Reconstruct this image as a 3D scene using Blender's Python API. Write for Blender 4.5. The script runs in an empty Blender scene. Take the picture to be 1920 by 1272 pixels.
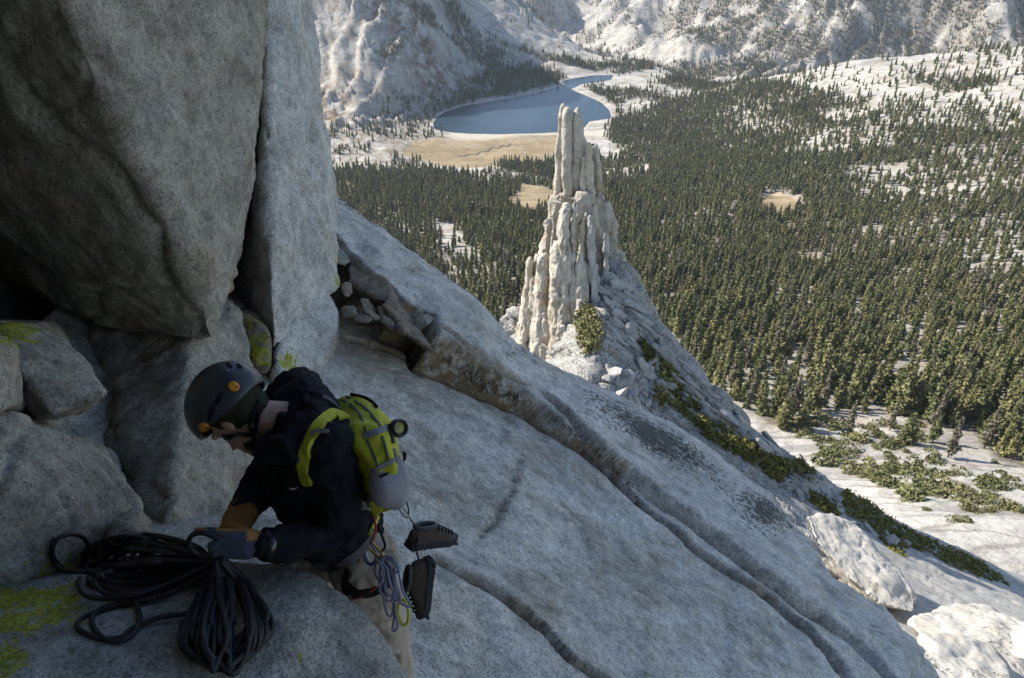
import bpy, bmesh, math, random
import numpy as np
from mathutils import Vector, Matrix
from mathutils.bvhtree import BVHTree

# ------------------------------------------------------------------ camera, sky, sun, exposure
scene = bpy.context.scene
col = scene.collection
R = math.radians
PITCH = R(33.0)
FPX = 1493.0                       # focal length in pixels of the 1920 px wide photograph
cam_d = bpy.data.cameras.new('camera')
cam_d.sensor_width = 36.0
cam_d.lens = FPX / 1920 * 36.0
cam_d.clip_start = 0.05
cam_d.clip_end = 20000
cam = bpy.data.objects.new('camera', cam_d)
cam.location = (0, 0, 0)
cam.rotation_euler = (R(90) - PITCH, 0, 0)
col.objects.link(cam)
scene.camera = cam

SUN_EL = R(37.0)
SUN_DIR = Vector((-0.93 * math.cos(SUN_EL), 0.36 * math.cos(SUN_EL), math.sin(SUN_EL))).normalized()
world = bpy.data.worlds.new('World')
scene.world = world
world.use_nodes = True
wn = world.node_tree.nodes
sky = wn.new('ShaderNodeTexSky')
sky.sky_type = 'NISHITA'
sky.sun_disc = False
sky.sun_elevation = SUN_EL
sky.sun_rotation = math.atan2(SUN_DIR.x, SUN_DIR.y)
sky.altitude = 3000
sky.air_density = 1.0
sky.dust_density = 1.6
sky.ozone_density = 0.7
wn['Background'].inputs['Strength'].default_value = 0.15
world.node_tree.links.new(sky.outputs[0], wn['Background'].inputs['Color'])

sun_d = bpy.data.lights.new('sun', 'SUN')
sun_d.energy = 4.7
sun_d.angle = R(0.53)
sun_d.color = (1.0, 0.97, 0.92)
sun = bpy.data.objects.new('sun', sun_d)
sun.rotation_euler = (-SUN_DIR).to_track_quat('-Z', 'Y').to_euler()
sun.location = SUN_DIR * 200
col.objects.link(sun)

scene.view_settings.view_transform = 'Standard'
scene.view_settings.look = 'None'
scene.view_settings.exposure = 0.8
scene.view_settings.gamma = 1.0
scene.view_settings.use_white_balance = True
scene.view_settings.white_balance_temperature = 7000
scene.view_settings.white_balance_tint = 10
scene.view_settings.use_curve_mapping = False
scene.render.engine = 'CYCLES'
scene.cycles.max_bounces = 4
scene.cycles.diffuse_bounces = 3
scene.cycles.glossy_bounces = 2
scene.cycles.transmission_bounces = 2
scene.cycles.volume_bounces = 0
scene.cycles.use_denoising = True
scene.cycles.denoiser = 'OPENIMAGEDENOISE'
scene.cycles.denoising_input_passes = 'RGB_ALBEDO_NORMAL'
scene.cycles.use_adaptive_sampling = False

# ------------------------------------------------------------------ helpers
CP_, SP_ = math.cos(PITCH), math.sin(PITCH)
def ray(u, v):
    """world direction through photograph pixel (u, v), scaled to depth 1"""
    u = np.asarray(u, float); v = np.asarray(v, float)
    cx = (u - 960) / FPX; cy = (636 - v) / FPX
    return np.stack([cx, CP_ + cy * SP_, -SP_ + cy * CP_], -1)
def P(u, v, d):
    return ray(u, v) * np.asarray(d, float)[..., None]
def PV(u, v, d):
    return Vector(P(u, v, d).tolist())
def proj(p):
    """world points -> photograph pixel and depth"""
    p = np.asarray(p, float)
    d = p[..., 1] * CP_ - p[..., 2] * SP_
    cy = p[..., 1] * SP_ + p[..., 2] * CP_
    dd = np.where(np.abs(d) < 1e-6, 1e-6, d)
    return 960 + FPX * p[..., 0] / dd, 636 - FPX * cy / dd, d

def _hash(ix, iy, iz, seed):
    h = (ix.astype(np.uint32) * np.uint32(374761393) + iy.astype(np.uint32) * np.uint32(668265263)
         + iz.astype(np.uint32) * np.uint32(2246822519) + np.uint32((seed * 3266489917) & 0xffffffff))
    h = (h ^ (h >> np.uint32(15))) * np.uint32(2246822519)
    h = (h ^ (h >> np.uint32(13))) * np.uint32(3266489917)
    return h ^ (h >> np.uint32(16))
def perlin(p, seed=0):
    p = np.asarray(p, float)
    f = np.floor(p); i = f.astype(np.int64); t = p - f
    w = t * t * t * (t * (t * 6 - 15) + 10)
    out = 0
    for dx in (0, 1):
        wx = w[..., 0] if dx else 1 - w[..., 0]
        for dy in (0, 1):
            wy = w[..., 1] if dy else 1 - w[..., 1]
            for dz in (0, 1):
                wz = w[..., 2] if dz else 1 - w[..., 2]
                h = _hash(i[..., 0] + dx, i[..., 1] + dy, i[..., 2] + dz, seed)
                gx = (h & np.uint32(1023)).astype(float) / 511.5 - 1
                gy = ((h >> np.uint32(10)) & np.uint32(1023)).astype(float) / 511.5 - 1
                gz = ((h >> np.uint32(20)) & np.uint32(1023)).astype(float) / 511.5 - 1
                out = out + wx * wy * wz * (gx * (t[..., 0] - dx) + gy * (t[..., 1] - dy) + gz * (t[..., 2] - dz))
    return out
def fbm(p, octv=4, seed=0, gain=0.5, lac=2.03):
    p = np.asarray(p, float); a = 1.0; s = 0; q = p.copy()
    for k in range(octv):
        s = s + a * perlin(q, seed + k * 17); q = q * lac + 13.7; a *= gain
    return s
def ridged(p, octv=4, seed=0, gain=0.5, lac=2.1):
    p = np.asarray(p, float); a = 1.0; s = 0; q = p.copy()
    for k in range(octv):
        s = s + a * (1 - np.abs(perlin(q, seed + k * 31)) * 2.2); q = q * lac + 7.3; a *= gain
    return s
def cells(p, seed=0):
    """worley: nearest and second nearest distance and the id of the nearest cell (0..1)"""
    p = np.asarray(p, float); i = np.floor(p).astype(np.int64)
    d1 = np.full(p.shape[:-1], 9.0); d2 = d1.copy(); cid = np.zeros(p.shape[:-1])
    for dx in (-1, 0, 1):
        for dy in (-1, 0, 1):
            for dz in (-1, 0, 1):
                c = i + np.array([dx, dy, dz])
                h = _hash(c[..., 0], c[..., 1], c[..., 2], seed)
                q = np.stack([(h & np.uint32(1023)) / 1023.0, ((h >> np.uint32(10)) & np.uint32(1023)) / 1023.0,
                              ((h >> np.uint32(20)) & np.uint32(1023)) / 1023.0], -1) + c
                d = np.linalg.norm(q - p, axis=-1)
                near = d < d1
                d2 = np.where(near, d1, np.minimum(d2, d))
                cid = np.where(near, ((h * np.uint32(2654435761)) >> np.uint32(8)) / float(1 << 24), cid)
                d1 = np.where(near, d, d1)
    return d1, d2, cid
def sstep(a, b, x):
    t = np.clip((np.asarray(x, float) - a) / (b - a), 0, 1)
    return t * t * (3 - 2 * t)
def seg_dist(px, py, poly, closed=False):
    """distance to a polyline, arclength-parameter (0..n-1) of the nearest point and side (+ left of travel)"""
    poly = [tuple(map(float, q)) for q in poly]
    if closed: poly = poly + [poly[0]]
    best = np.full(px.shape, 1e18); tt = np.zeros(px.shape); side = np.ones(px.shape)
    for k in range(len(poly) - 1):
        ax, ay = poly[k]; bx, by = poly[k + 1]
        ex, ey = bx - ax, by - ay
        t = np.clip(((px - ax) * ex + (py - ay) * ey) / (ex * ex + ey * ey + 1e-12), 0, 1)
        d = (px - ax - t * ex) ** 2 + (py - ay - t * ey) ** 2
        m = d < best
        best = np.where(m, d, best); tt = np.where(m, k + t, tt)
        side = np.where(m, np.sign(ex * (py - ay) - ey * (px - ax)), side)
    return np.sqrt(best), tt, side
def inside(px, py, poly):
    c = np.zeros(px.shape, bool); n = len(poly)
    for k in range(n):
        x0, y0 = poly[k]; x1, y1 = poly[(k + 1) % n]
        if y0 == y1: continue
        c ^= ((y0 > py) != (y1 > py)) & (px < (x1 - x0) * (py - y0) / (y1 - y0) + x0)
    return c
def sdf(px, py, poly):
    """signed distance, negative inside"""
    d = seg_dist(px, py, poly, True)[0]
    return np.where(inside(px, py, poly), -d, d)

# ---- node materials
class NT:
    def __init__(self, name):
        self.m = bpy.data.materials.new(name); self.m.use_nodes = True
        self.t = self.m.node_tree; self.b = self.t.nodes['Principled BSDF']
    def n(self, kind, _out=0, _props=None, **inp):
        nd = self.t.nodes.new('ShaderNode' + kind)
        for k, v in (_props or {}).items(): setattr(nd, k, v)
        for k, v in inp.items():
            self.set(nd, k, v)
        return nd.outputs[_out]
    def set(self, nd, k, v):
        key = int(k[1:]) if k[0] == 'i' and k[1:].isdigit() else k.replace('_', ' ')
        s = nd.inputs[key]
        if isinstance(v, bpy.types.NodeSocket): self.t.links.new(v, s)
        else:
            if hasattr(s.default_value, '__len__') and not hasattr(v, '__len__'): v = (v, v, v, 1)[:len(s.default_value)]
            elif hasattr(v, '__len__') and len(s.default_value) == 4 and len(v) == 3: v = (*v, 1)
            s.default_value = v
    def math(self, op, a, b=0.0, c=None, clamp=False):
        kw = dict(i0=a, i1=b)
        if c is not None: kw['i2'] = c
        return self.n('Math', _props=dict(operation=op, use_clamp=clamp), **kw)
    def mix(self, f, a, b, mode='MIX'):
        nd = self.t.nodes.new('ShaderNodeMix'); nd.data_type = 'RGBA'; nd.blend_type = mode
        self.set(nd, 'i0', f); self.set(nd, 'i6', a); self.set(nd, 'i7', b)
        return nd.outputs[2]
    def ramp(self, f, stops, interp='LINEAR'):
        nd = self.t.nodes.new('ShaderNodeValToRGB'); cr = nd.color_ramp; cr.interpolation = interp
        while len(cr.elements) < len(stops): cr.elements.new(0.5)
        for e, (p, c) in zip(cr.elements, stops):
            e.position = p
            e.color = (c, c, c, 1) if not hasattr(c, '__len__') else (*c, 1)[:4]
        self.t.links.new(f, nd.inputs[0])
        return nd.outputs[0]
    def step(self, x, a, b):
        nd = self.t.nodes.new('ShaderNodeMapRange'); nd.interpolation_type = 'SMOOTHSTEP'
        self.set(nd, 'i0', x); self.set(nd, 'i1', a); self.set(nd, 'i2', b)
        return nd.outputs[0]
    def noise(self, vec, scale, detail=3, rough=0.55, dist=0.0):
        return self.n('TexNoise', Vector=vec, Scale=float(scale), Detail=float(detail), Roughness=rough, Distortion=dist)
    def attr(self, name):
        nd = self.t.nodes.new('ShaderNodeAttribute'); nd.attribute_name = name
        return nd
    def out(self, **kw):
        for k, v in kw.items(): self.set(self.b, k, v)
        return self.m

def simple(name, colr, rough=0.7, metal=0.0, var=0.15, scale=30, bump=0.0, bscale=60, spec=0.5):
    t = NT(name)
    pos = t.n('NewGeometry', 0)
    nz = t.noise(pos, scale, 4)
    f = t.step(nz, 0.3, 0.7)
    c = t.mix(f, tuple(x * (1 - var) for x in colr), tuple(min(1, x * (1 + var)) for x in colr))
    kw = dict(Base_Color=c, Roughness=rough, Metallic=metal)
    kw['Specular_IOR_Level'] = spec
    if bump:
        kw['Normal'] = t.n('Bump', Strength=0.5, Distance=bump, Height=t.noise(pos, bscale, 4))
    return t.out(**kw)

# ---- objects
def link(o, parent=None):
    col.objects.link(o)
    if parent is not None: o.parent = parent
    return o
def mesh_obj(name, verts, faces, mats, parent=None, smooth=True, mat_idx=None, attrs=None):
    me = bpy.data.meshes.new(name)
    if isinstance(faces, np.ndarray):
        nv, nf, k = len(verts), len(faces), faces.shape[1]
        me.vertices.add(nv); me.vertices.foreach_set('co', np.asarray(verts, np.float32).ravel())
        me.loops.add(nf * k); me.loops.foreach_set('vertex_index', faces.astype(np.int32).ravel())
        me.polygons.add(nf); me.polygons.foreach_set('loop_start', np.arange(0, nf * k, k, dtype=np.int32))
        me.update(calc_edges=True)
    else:
        me.from_pydata([tuple(v) for v in verts], [], faces)
    for m in (mats if isinstance(mats, (list, tuple)) else [mats]): me.materials.append(m)
    if smooth: me.polygons.foreach_set('use_smooth', [True] * len(me.polygons))
    if mat_idx is not None: me.polygons.foreach_set('material_index', np.asarray(mat_idx, np.int32))
    for k, v in (attrs or {}).items():
        a = me.attributes.new(k, 'FLOAT', 'POINT'); a.data.foreach_set('value', np.asarray(v, np.float32))
    me.update()
    return link(bpy.data.objects.new(name, me), parent)
def empty(name, loc=(0, 0, 0)):
    o = bpy.data.objects.new(name, None); o.location = loc; o.empty_display_size = 0.1
    return link(o)
def tag(o, label, cat=None, group=None, kind=None):
    o['label'] = label
    if cat: o['category'] = cat
    if group: o['group'] = group
    if kind: o['kind'] = kind
    return o
def grid_faces(nr, nc):
    i = np.arange(nr * nc).reshape(nr, nc)
    return np.stack([i[:-1, :-1], i[:-1, 1:], i[1:, 1:], i[1:, :-1]], -1).reshape(-1, 4)
def grid_normals(p):
    a = np.gradient(p, axis=1); b = np.gradient(p, axis=0)
    n = np.cross(a, b); n /= np.linalg.norm(n, axis=-1, keepdims=True) + 1e-12
    return n
def hull_bm(bm, pts):
    vs = [bm.verts.new(tuple(p)) for p in pts]
    r = bmesh.ops.convex_hull(bm, input=vs)
    bad = [g for g in r['geom_interior'] if isinstance(g, bmesh.types.BMVert)]
    if bad: bmesh.ops.delete(bm, geom=bad, context='VERTS')
def remesh(bm, voxel, smooth=2, fac=0.5):
    """union everything in the bmesh by voxel remeshing; returns (verts, quads)"""
    me = bpy.data.meshes.new('tmp'); bm.to_mesh(me); bm.free()
    o = bpy.data.objects.new('tmp', me); col.objects.link(o)
    md = o.modifiers.new('r', 'REMESH'); md.mode = 'VOXEL'; md.voxel_size = voxel; md.adaptivity = 0
    if smooth:
        s = o.modifiers.new('s', 'SMOOTH'); s.iterations = smooth; s.factor = fac
    dg = bpy.context.evaluated_depsgraph_get()
    ev = o.evaluated_get(dg).to_mesh()
    v = np.empty(len(ev.vertices) * 3, np.float32); ev.vertices.foreach_get('co', v)
    n = np.empty(len(ev.vertices) * 3, np.float32); ev.vertices.foreach_get('normal', n)
    f = np.empty(len(ev.loops), np.int32); ev.loops.foreach_get('vertex_index', f)
    o.evaluated_get(dg).to_mesh_clear()
    bpy.data.objects.remove(o); bpy.data.meshes.remove(me)
    return v.reshape(-1, 3).astype(float), n.reshape(-1, 3).astype(float), f.reshape(-1, 4)
def chisel(v, amp=0.05, size=0.6, seed=0):
    """flat-faceted rock relief: cell-wise offsets with blended borders"""
    w = v / size + 0.35 * np.stack([fbm(v / size * 1.3, 2, seed + 91), fbm(v / size * 1.3, 2, seed + 92), fbm(v / size * 1.3, 2, seed + 93)], -1)
    d1, d2, cid = cells(w, seed)
    return amp * ((cid - 0.5) * sstep(0.0, 0.18, d2 - d1) - 0.5 * (1 - sstep(0, 0.06, d2 - d1)) * 0.5)
GR = {}
def rock(name, hulls, voxel, mat, smooth=3, amp=((0.5, 0.04), (0.12, 0.012)), chis=None, seed=1, attrs=None, parent=None, crack=None):
    """granite body: union of convex hulls, remeshed, worn and roughened"""
    bm = bmesh.new()
    for h in hulls: hull_bm(bm, h)
    v, n, f = remesh(bm, voxel, smooth)
    o = 0
    for k, (s, a) in enumerate(amp):
        o = o + a * fbm(v / s, 4, seed * 7 + k)
    if chis: o = o + chisel(v, chis[1], chis[0], seed)
    if crack:                                   # long meandering joints
        cs, cw, cd = crack
        rj = np.random.RandomState(seed * 11 + 5)
        for j in range(5):                      # straight joint planes with a small offset across them
            nj = rj.normal(0, 1, 3) * np.array([1, 1, .5]); nj /= np.linalg.norm(nj)
            f_ = (v - v[rj.randint(len(v))]) @ nj + 0.03 * fbm(v / .5, 3, seed * 13 + j)
            keepc = sstep(-.12, .05, fbm(v / cs * .8, 2, seed * 17 + j))
            o = o - cd * keepc * np.exp(-np.abs(f_) / cw) + rj.uniform(-.5, .5) * cd * keepc * sstep(-.008, .008, f_) * np.exp(-np.abs(f_) / (cs * .5))
    v = v + n * np.asarray(o)[:, None]
    at = attrs(v, n) if attrs else None
    return mesh_obj(name, v, f, mat, parent, attrs=at)
def blobmask(v, spots, k=1.0):
    """soft spots given as (u, v, depth, radius in metres)"""
    m = np.zeros(len(v))
    for (a, b, d, r) in spots:
        c = P(a, b, d)
        m = np.maximum(m, np.exp(-((v - c) ** 2).sum(-1) / (r * r)))
    return m * k
def bvh_of(objs):
    vs, fs = [], []
    for o in objs:
        b = len(vs); mw = o.matrix_world
        vs += [mw @ v.co for v in o.data.vertices]
        fs += [tuple(i + b for i in p.vertices) for p in o.data.polygons]
    return BVHTree.FromPolygons(vs, fs)
def cast(bvh, u, v):
    d = Vector(ray(u, v).tolist())
    loc, nor, idx, dist = bvh.ray_cast(Vector((0, 0, 0)), d.normalized())
    return loc, nor
def tube(pts, r, seg=8, closed=False, caps=True):
    """tube along a polyline; r is a number or one radius per point; returns verts, faces"""
    pts = [Vector(p) for p in pts]; n = len(pts)
    rs = r if hasattr(r, '__len__') else [r] * n
    verts, faces = [], []
    up = None
    for k in range(n):
        a = pts[(k - 1) % n] if (closed or k > 0) else pts[k]
        b = pts[(k + 1) % n] if (closed or k < n - 1) else pts[k]
        t = (b - a)
        t = t.normalized() if t.length > 1e-9 else Vector((0, 0, 1))
        if up is None: up = t.orthogonal().normalized()
        up = (up - t * up.dot(t))
        up = up.normalized() if up.length > 1e-6 else t.orthogonal().normalized()
        w = t.cross(up)
        for s in range(seg):
            an = 2 * math.pi * s / seg
            verts.append(pts[k] + (up * math.cos(an) + w * math.sin(an)) * rs[k])
    m = n if closed else n - 1
    for k in range(m):
        for s in range(seg):
            a, b = k * seg, ((k + 1) % n) * seg
            faces.append((a + s, a + (s + 1) % seg, b + (s + 1) % seg, b + s))
    if caps and not closed:
        faces.append(tuple(range(seg))[::-1]); faces.append(tuple((n - 1) * seg + s for s in range(seg)))
    return verts, faces
def spline(pts, n=8, closed=False):
    """Catmull-Rom through points"""
    pts = [Vector(p) for p in pts]; m = len(pts); out = []
    rng = m if closed else m - 1
    g = (lambda i: pts[i % m]) if closed else (lambda i: pts[max(0, min(m - 1, i))])
    for k in range(rng):
        p0, p1, p2, p3 = g(k - 1), g(k), g(k + 1), g(k + 2)
        for s in range(n):
            t = s / n
            out.append(0.5 * ((2 * p1) + (p2 - p0) * t + (2 * p0 - 5 * p1 + 4 * p2 - p3) * t * t + (3 * p1 - p0 - 3 * p2 + p3) * t ** 3))
    if not closed: out.append(pts[-1])
    return out
def crgrid(g, nr, nc):
    """Catmull-Rom resampling of a control grid (R, C, 3)"""
    def rs(a, n):
        m = a.shape[0]; t = np.linspace(0, m - 1 - 1e-9, n); i = t.astype(int); t = (t - i)[:, None, None]
        p = lambda k: a[np.clip(i + k, 0, m - 1)]
        p0, p1, p2, p3 = p(-1), p(0), p(1), p(2)
        return 0.5 * (2 * p1 + (p2 - p0) * t + (2 * p0 - 5 * p1 + 4 * p2 - p3) * t ** 2 + (3 * p1 - p0 - 3 * p2 + p3) * t ** 3)
    a = rs(g, nr)
    return rs(a.transpose(1, 0, 2), nc).transpose(1, 0, 2)

# ------------------------------------------------------------------ materials of the land
def granite(name, base=(0.58, 0.565, 0.53), dark=0.5, warm=0.35, spec_scale=165, s=1.0, mott=1.0):
    t = NT(name)
    pos = t.n('VectorMath', _props=dict(operation='SCALE'), i0=t.n('NewGeometry', 0), Scale=s)
    vor = t.n('TexVoronoi', _out=1, Vector=pos, Scale=float(spec_scale))
    g = t.n('RGBToBW', Color=vor)
    grain = t.ramp(g, [(0.0, 0.42), (0.2, 0.66), (0.36, 0.98), (0.75, 1.08), (1.0, 1.22)])
    fine = t.noise(pos, spec_scale * 0.36, 4, 0.72)
    fr = t.ramp(fine, [(0.3, 0.55), (0.45, 0.95), (0.6, 1.05), (0.75, 1.2)])
    med = t.ramp(t.noise(pos, 5.0, 5, 0.62), [(0.28, 0.6), (0.5, 1.0), (0.7, 1.2)])
    big = t.noise(pos, 0.9, 5, 0.6, 0.6)
    c = t.mix(1.0, base, grain, 'MULTIPLY')
    c = t.mix(1.0, c, fr, 'MULTIPLY')
    c = t.mix(mott, c, t.mix(1.0, c, med, 'MULTIPLY'))
    c = t.mix(mott, c, t.mix(1.0, c, t.ramp(t.noise(pos, 19.0, 6, 0.7), [(0.3, 0.62), (0.5, 1.0), (0.7, 1.22)]), 'MULTIPLY'))
    wm = t.step(t.noise(pos, 2.2, 5, 0.65, 0.4), 0.48, 0.72)
    c = t.mix(t.math('MULTIPLY', wm, warm), c, t.mix(1.0, c, (0.92, 0.74, 0.52), 'MULTIPLY'))
    dk = t.step(big, 0.52, 0.72)
    c = t.mix(t.math('MULTIPLY', dk, dark), c, t.mix(1.0, c, (0.5, 0.5, 0.52), 'MULTIPLY'))
    fl = t.noise(t.n('Mapping', Vector=pos, Rotation=(0, R(28), R(-20)), Scale=(0.7, 3.2, 1.2)), 1.6, 6, 0.66, 0.4)
    c = t.mix(t.math('MULTIPLY', t.step(fl, 0.5, 0.68), 0.42 * mott), c, t.mix(1.0, c, (0.50, 0.49, 0.48), 'MULTIPLY'))
    c = t.mix(t.math('MULTIPLY', t.step(fl, 0.46, 0.3), 0.35 * mott), c, t.mix(1.0, c, (1.25, 1.25, 1.25), 'MULTIPLY'))
    # scattered dark crusts
    cr = t.step(t.noise(pos, 17.0, 4, 0.7, 0.3), 0.66, 0.72)
    c = t.mix(t.math('MULTIPLY', cr, 0.5 * mott), c, (0.07, 0.07, 0.065))
    # stains and lichens that have their own places
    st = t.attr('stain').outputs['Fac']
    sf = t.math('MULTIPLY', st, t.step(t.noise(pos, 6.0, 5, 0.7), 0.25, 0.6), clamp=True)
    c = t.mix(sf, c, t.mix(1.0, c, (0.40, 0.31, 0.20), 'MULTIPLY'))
    bl = t.attr('black_lichen').outputs['Fac']
    bn = t.noise(pos, 24.0, 7, 0.78, 0.4)
    bf = t.step(t.math('ADD', t.math('MULTIPLY', bl, 0.27), bn), 0.70, 0.745)
    c = t.mix(t.math('MULTIPLY', bf, 0.88), c, (0.035, 0.037, 0.036))
    ye = t.attr('lichen').outputs['Fac']
    yn = t.noise(pos, 21.0, 7, 0.72, 0.5)
    yf = t.step(t.math('ADD', t.math('MULTIPLY', ye, 0.35), yn), 0.70, 0.755)
    yc = t.mix(t.step(t.noise(pos, 60, 2), 0.35, 0.65), (0.20, 0.22, 0.02), (0.42, 0.40, 0.03))
    c = t.mix(t.math('MULTIPLY', yf, 0.92), c, yc)
    h = t.math('ADD', t.math('MULTIPLY', t.noise(pos, 34.0, 6, 0.7), 0.5),
               t.math('ADD', t.math('MULTIPLY', t.noise(pos, 7.0, 4, 0.6), 1.2), t.math('MULTIPLY', fine, 0.22)))
    bp = t.n('Bump', Strength=1.0, Distance=0.03 / s * (1.0 if s == 1 else 0.22), Height=h)
    return t.out(Base_Color=c, Roughness=0.88, Normal=bp, Specular_IOR_Level=0.25)
M_GRAN = granite('granite')
M_WALL = granite('granite_weathered', base=(0.37, 0.345, 0.295), dark=0.5, warm=0.6)
M_NEAR = granite('granite_near', base=(0.37, 0.36, 0.335), dark=0.4, warm=0.35)
M_PALE = granite('granite_pale_face', base=(0.54, 0.53, 0.50), dark=0.35, warm=0.4)
M_PIN = granite('granite_golden', base=(0.47, 0.43, 0.365), dark=0.35, warm=0.7, s=0.2, mott=0.7)
M_SLOPE = granite('granite_slope', base=(0.41, 0.40, 0.375), dark=0.45, warm=0.35, s=0.3, mott=0.75)
M_BOUL = granite('granite_pale', base=(0.52, 0.49, 0.44), dark=0.1, warm=0.4, s=0.4, mott=0.35)
# ------------------------------------------------------------------ terrain: the valley below
LAKE_Z = -420.0
LAKE_PX = [(812, 232), (818, 222), (835, 210), (870, 199), (905, 193), (950, 186), (990, 178), (1030, 168), (1058, 160), (1052, 153),
           (1075, 147), (1110, 142), (1150, 141), (1146, 150), (1120, 155), (1090, 159), (1070, 168), (1100, 180), (1128, 193), (1143, 208), (1146, 222),
           (1105, 228), (1095, 240), (1080, 246), (1040, 249), (980, 251), (930, 252), (880, 251), (840, 248), (815, 243)]
_lk = [(-LAKE_Z / -ray(u, v)[2]) * ray(u, v) * 1.0 for u, v in LAKE_PX]
LAKE_XY = [(float(q[0]), float(q[1])) for q in _lk]
CPX = [
 (1930,1060,-120),(1700,980,-128),(1920,950,-138),(1600,900,-148),(1800,880,-152),(1920,860,-158),(1480,800,-165),(1700,790,-172),(1920,780,-172),
 (1400,700,-190),(1650,700,-192),(1920,700,-185),(1300,600,-220),(1600,600,-222),(1920,600,-208),(1250,500,-252),(1600,500,-252),(1920,500,-228),
 (1200,400,-300),(1500,400,-288),(1700,400,-268),(1920,400,-248),
 (650,360,-330),(800,350,-348),(1000,380,-322),(1000,480,-262),(980,560,-232),(800,430,-292),(700,400,-305),
 (900,320,-385),(700,320,-380),(1040,310,-385),(1200,310,-378),(1400,310,-332),(1700,310,-278),(1920,310,-250),
 (760,290,-414),(900,285,-417),(1030,280,-416),(900,262,-419),(640,280,-408),(640,240,-410),(720,255,-415),
 (1160,240,-418),(1250,230,-405),(1400,220,-362),(1500,210,-336),(1700,210,-287),(1920,210,-254),
 (1180,190,-416),(1300,180,-402),(1250,162,-410),(1420,150,-372),
 (1500,137,-328),(1600,121,-292),(1750,104,-267),(1920,92,-252),
 (1400,128,-520),(1300,124,-545),(1230,121,-560),(1600,106,-520),(1750,88,-500),(1920,72,-480),
 (1300,60,-520),(1300,0,-460),(1600,50,-455),(1600,0,-405),(1900,30,-415),(1900,0,-385),
 (1600,-100,-290),(1200,-100,-380),(1900,-100,-270),(1300,-100,-330),(1000,-100,-380),
 (1190,48,-515),(1150,75,-560),(1100,112,-598),(1230,90,-585),(1185,36,-650),(1290,76,-500),(1210,118,-560),(1370,104,-530),
 (1050,100,-602),(1000,92,-602),(1080,90,-602),(1150,134,-424),(1200,132,-436),(1130,126,-500),
 (900,12,-520),(950,48,-575),(1000,55,-565),(1000,0,-480),(1100,20,-525),(1150,5,-485),
 (600,220,-402),(700,235,-412),(780,215,-415),(820,195,-408),(600,150,-368),(700,150,-362),(800,150,-372),(880,172,-411),(950,152,-412),
 (600,80,-318),(700,80,-312),(800,80,-328),(900,100,-382),(980,125,-410),(1050,142,-418),(600,0,-258),(700,0,-255),(800,0,-275),(860,0,-298),
 (900,50,-343),(960,95,-384),(1050,128,-414),(600,-100,-180),(750,-120,-170),(860,-100,-255),
 (300,200,-380),(300,0,-300),(0,200,-370),(0,0,-300),(300,400,-300)]
CXY = [(0,80,-118),(80,60,-116),(-80,80,-112),(200,80,-120),(-250,250,-200),(-400,600,-330),(300,100,-112),(420,250,-125),(800,500,-150),(1300,900,-170),
 (1700,1500,-220),(-900,1000,-380),(-1500,2500,-340),(0,5200,-120),(2500,3200,-150),(-1000,4500,-20),(2200,5500,-40),(4500,4500,-40),
 (520,1450,-430),(760,1420,-400),(330,1560,-470),(1000,1380,-360)]
_c = []
for u, v, z in CPX:
    q = ray(u, v); q = q * (z / q[2]); _c.append(q)
_c = np.array(_c + [np.array(q, float) for q in CXY])
def _phi(r2): return np.sqrt(r2 + 45.0 ** 2)
_A = _phi(((_c[:, None, :2] - _c[None, :, :2]) ** 2).sum(-1))
_n = len(_c); _B = np.concatenate([np.ones((_n, 1)), _c[:, :2] / 1000.0], 1)
_S = np.block([[_A, _B], [_B.T, np.zeros((3, 3))]])
_w = np.linalg.solve(_S + np.diag([1e-6 * 0] * (_n + 3)), np.concatenate([_c[:, 2], np.zeros(3)]))
def base_height(x, y):
    out = np.empty(x.shape)
    for s in range(0, x.size, 40000):
        xs, ys = x.ravel()[s:s + 40000], y.ravel()[s:s + 40000]
        ph = _phi((xs[:, None] - _c[None, :, 0]) ** 2 + (ys[:, None] - _c[None, :, 1]) ** 2)
        out.ravel()[s:s + 40000] = ph @ _w[:_n] + _w[_n] + _w[_n + 1] * xs / 1000 + _w[_n + 2] * ys / 1000
    return out
LEFT_MT = [(540, -200), (870, -200), (862, 0), (905, 50), (965, 97), (1055, 128), (1050, 150), (960, 165), (880, 178), (820, 200), (770, 225), (680, 235), (540, 235)]
def region(x, y, z):
    """map of what the ground is, from where each point of the valley lies"""
    u, v, d = proj(np.stack([x, y, z], -1))
    far = np.hypot(x, y)
    wob = 14 * fbm(np.stack([x / 60, y / 60, 0 * x], -1), 3, 5) * np.clip(900 / far, 0.2, 2)
    u2, v2 = u + wob * 1.6, v + wob
    mt = 1 - sstep(-14, 14, sdf(u2, v2, LEFT_MT))
    mead = np.zeros(x.shape)
    for poly in ([(752, 292), (775, 268), (840, 264), (900, 262), (960, 260), (1045, 258), (1050, 285), (1000, 305), (930, 310), (860, 318), (800, 305)],
                 [(950, 372), (985, 345), (1040, 355), (1050, 390), (1000, 398), (960, 392)],
                 [(1418, 378), (1440, 364), (1490, 370), (1500, 395), (1468, 408), (1432, 398)],
                 [(1480, 478), (1520, 472), (1535, 486), (1495, 492)],
                 [(925, 560), (985, 556), (990, 590), (930, 590)]):
        mead = np.maximum(mead, 1 - sstep(-4, 4, sdf(u + wob * 1.0, v + wob * 0.7, poly)))
    shelf = 1 - sstep(-12, 12, sdf(u2, v2, [(590, 215), (700, 240), (800, 250), (830, 262), (760, 285), (800, 312), (700, 325), (600, 335)]))
    return u, v, d, far, wob, mt, mead, shelf
def lake_sdf(x, y):
    return sdf(x, y, LAKE_XY)
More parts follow.
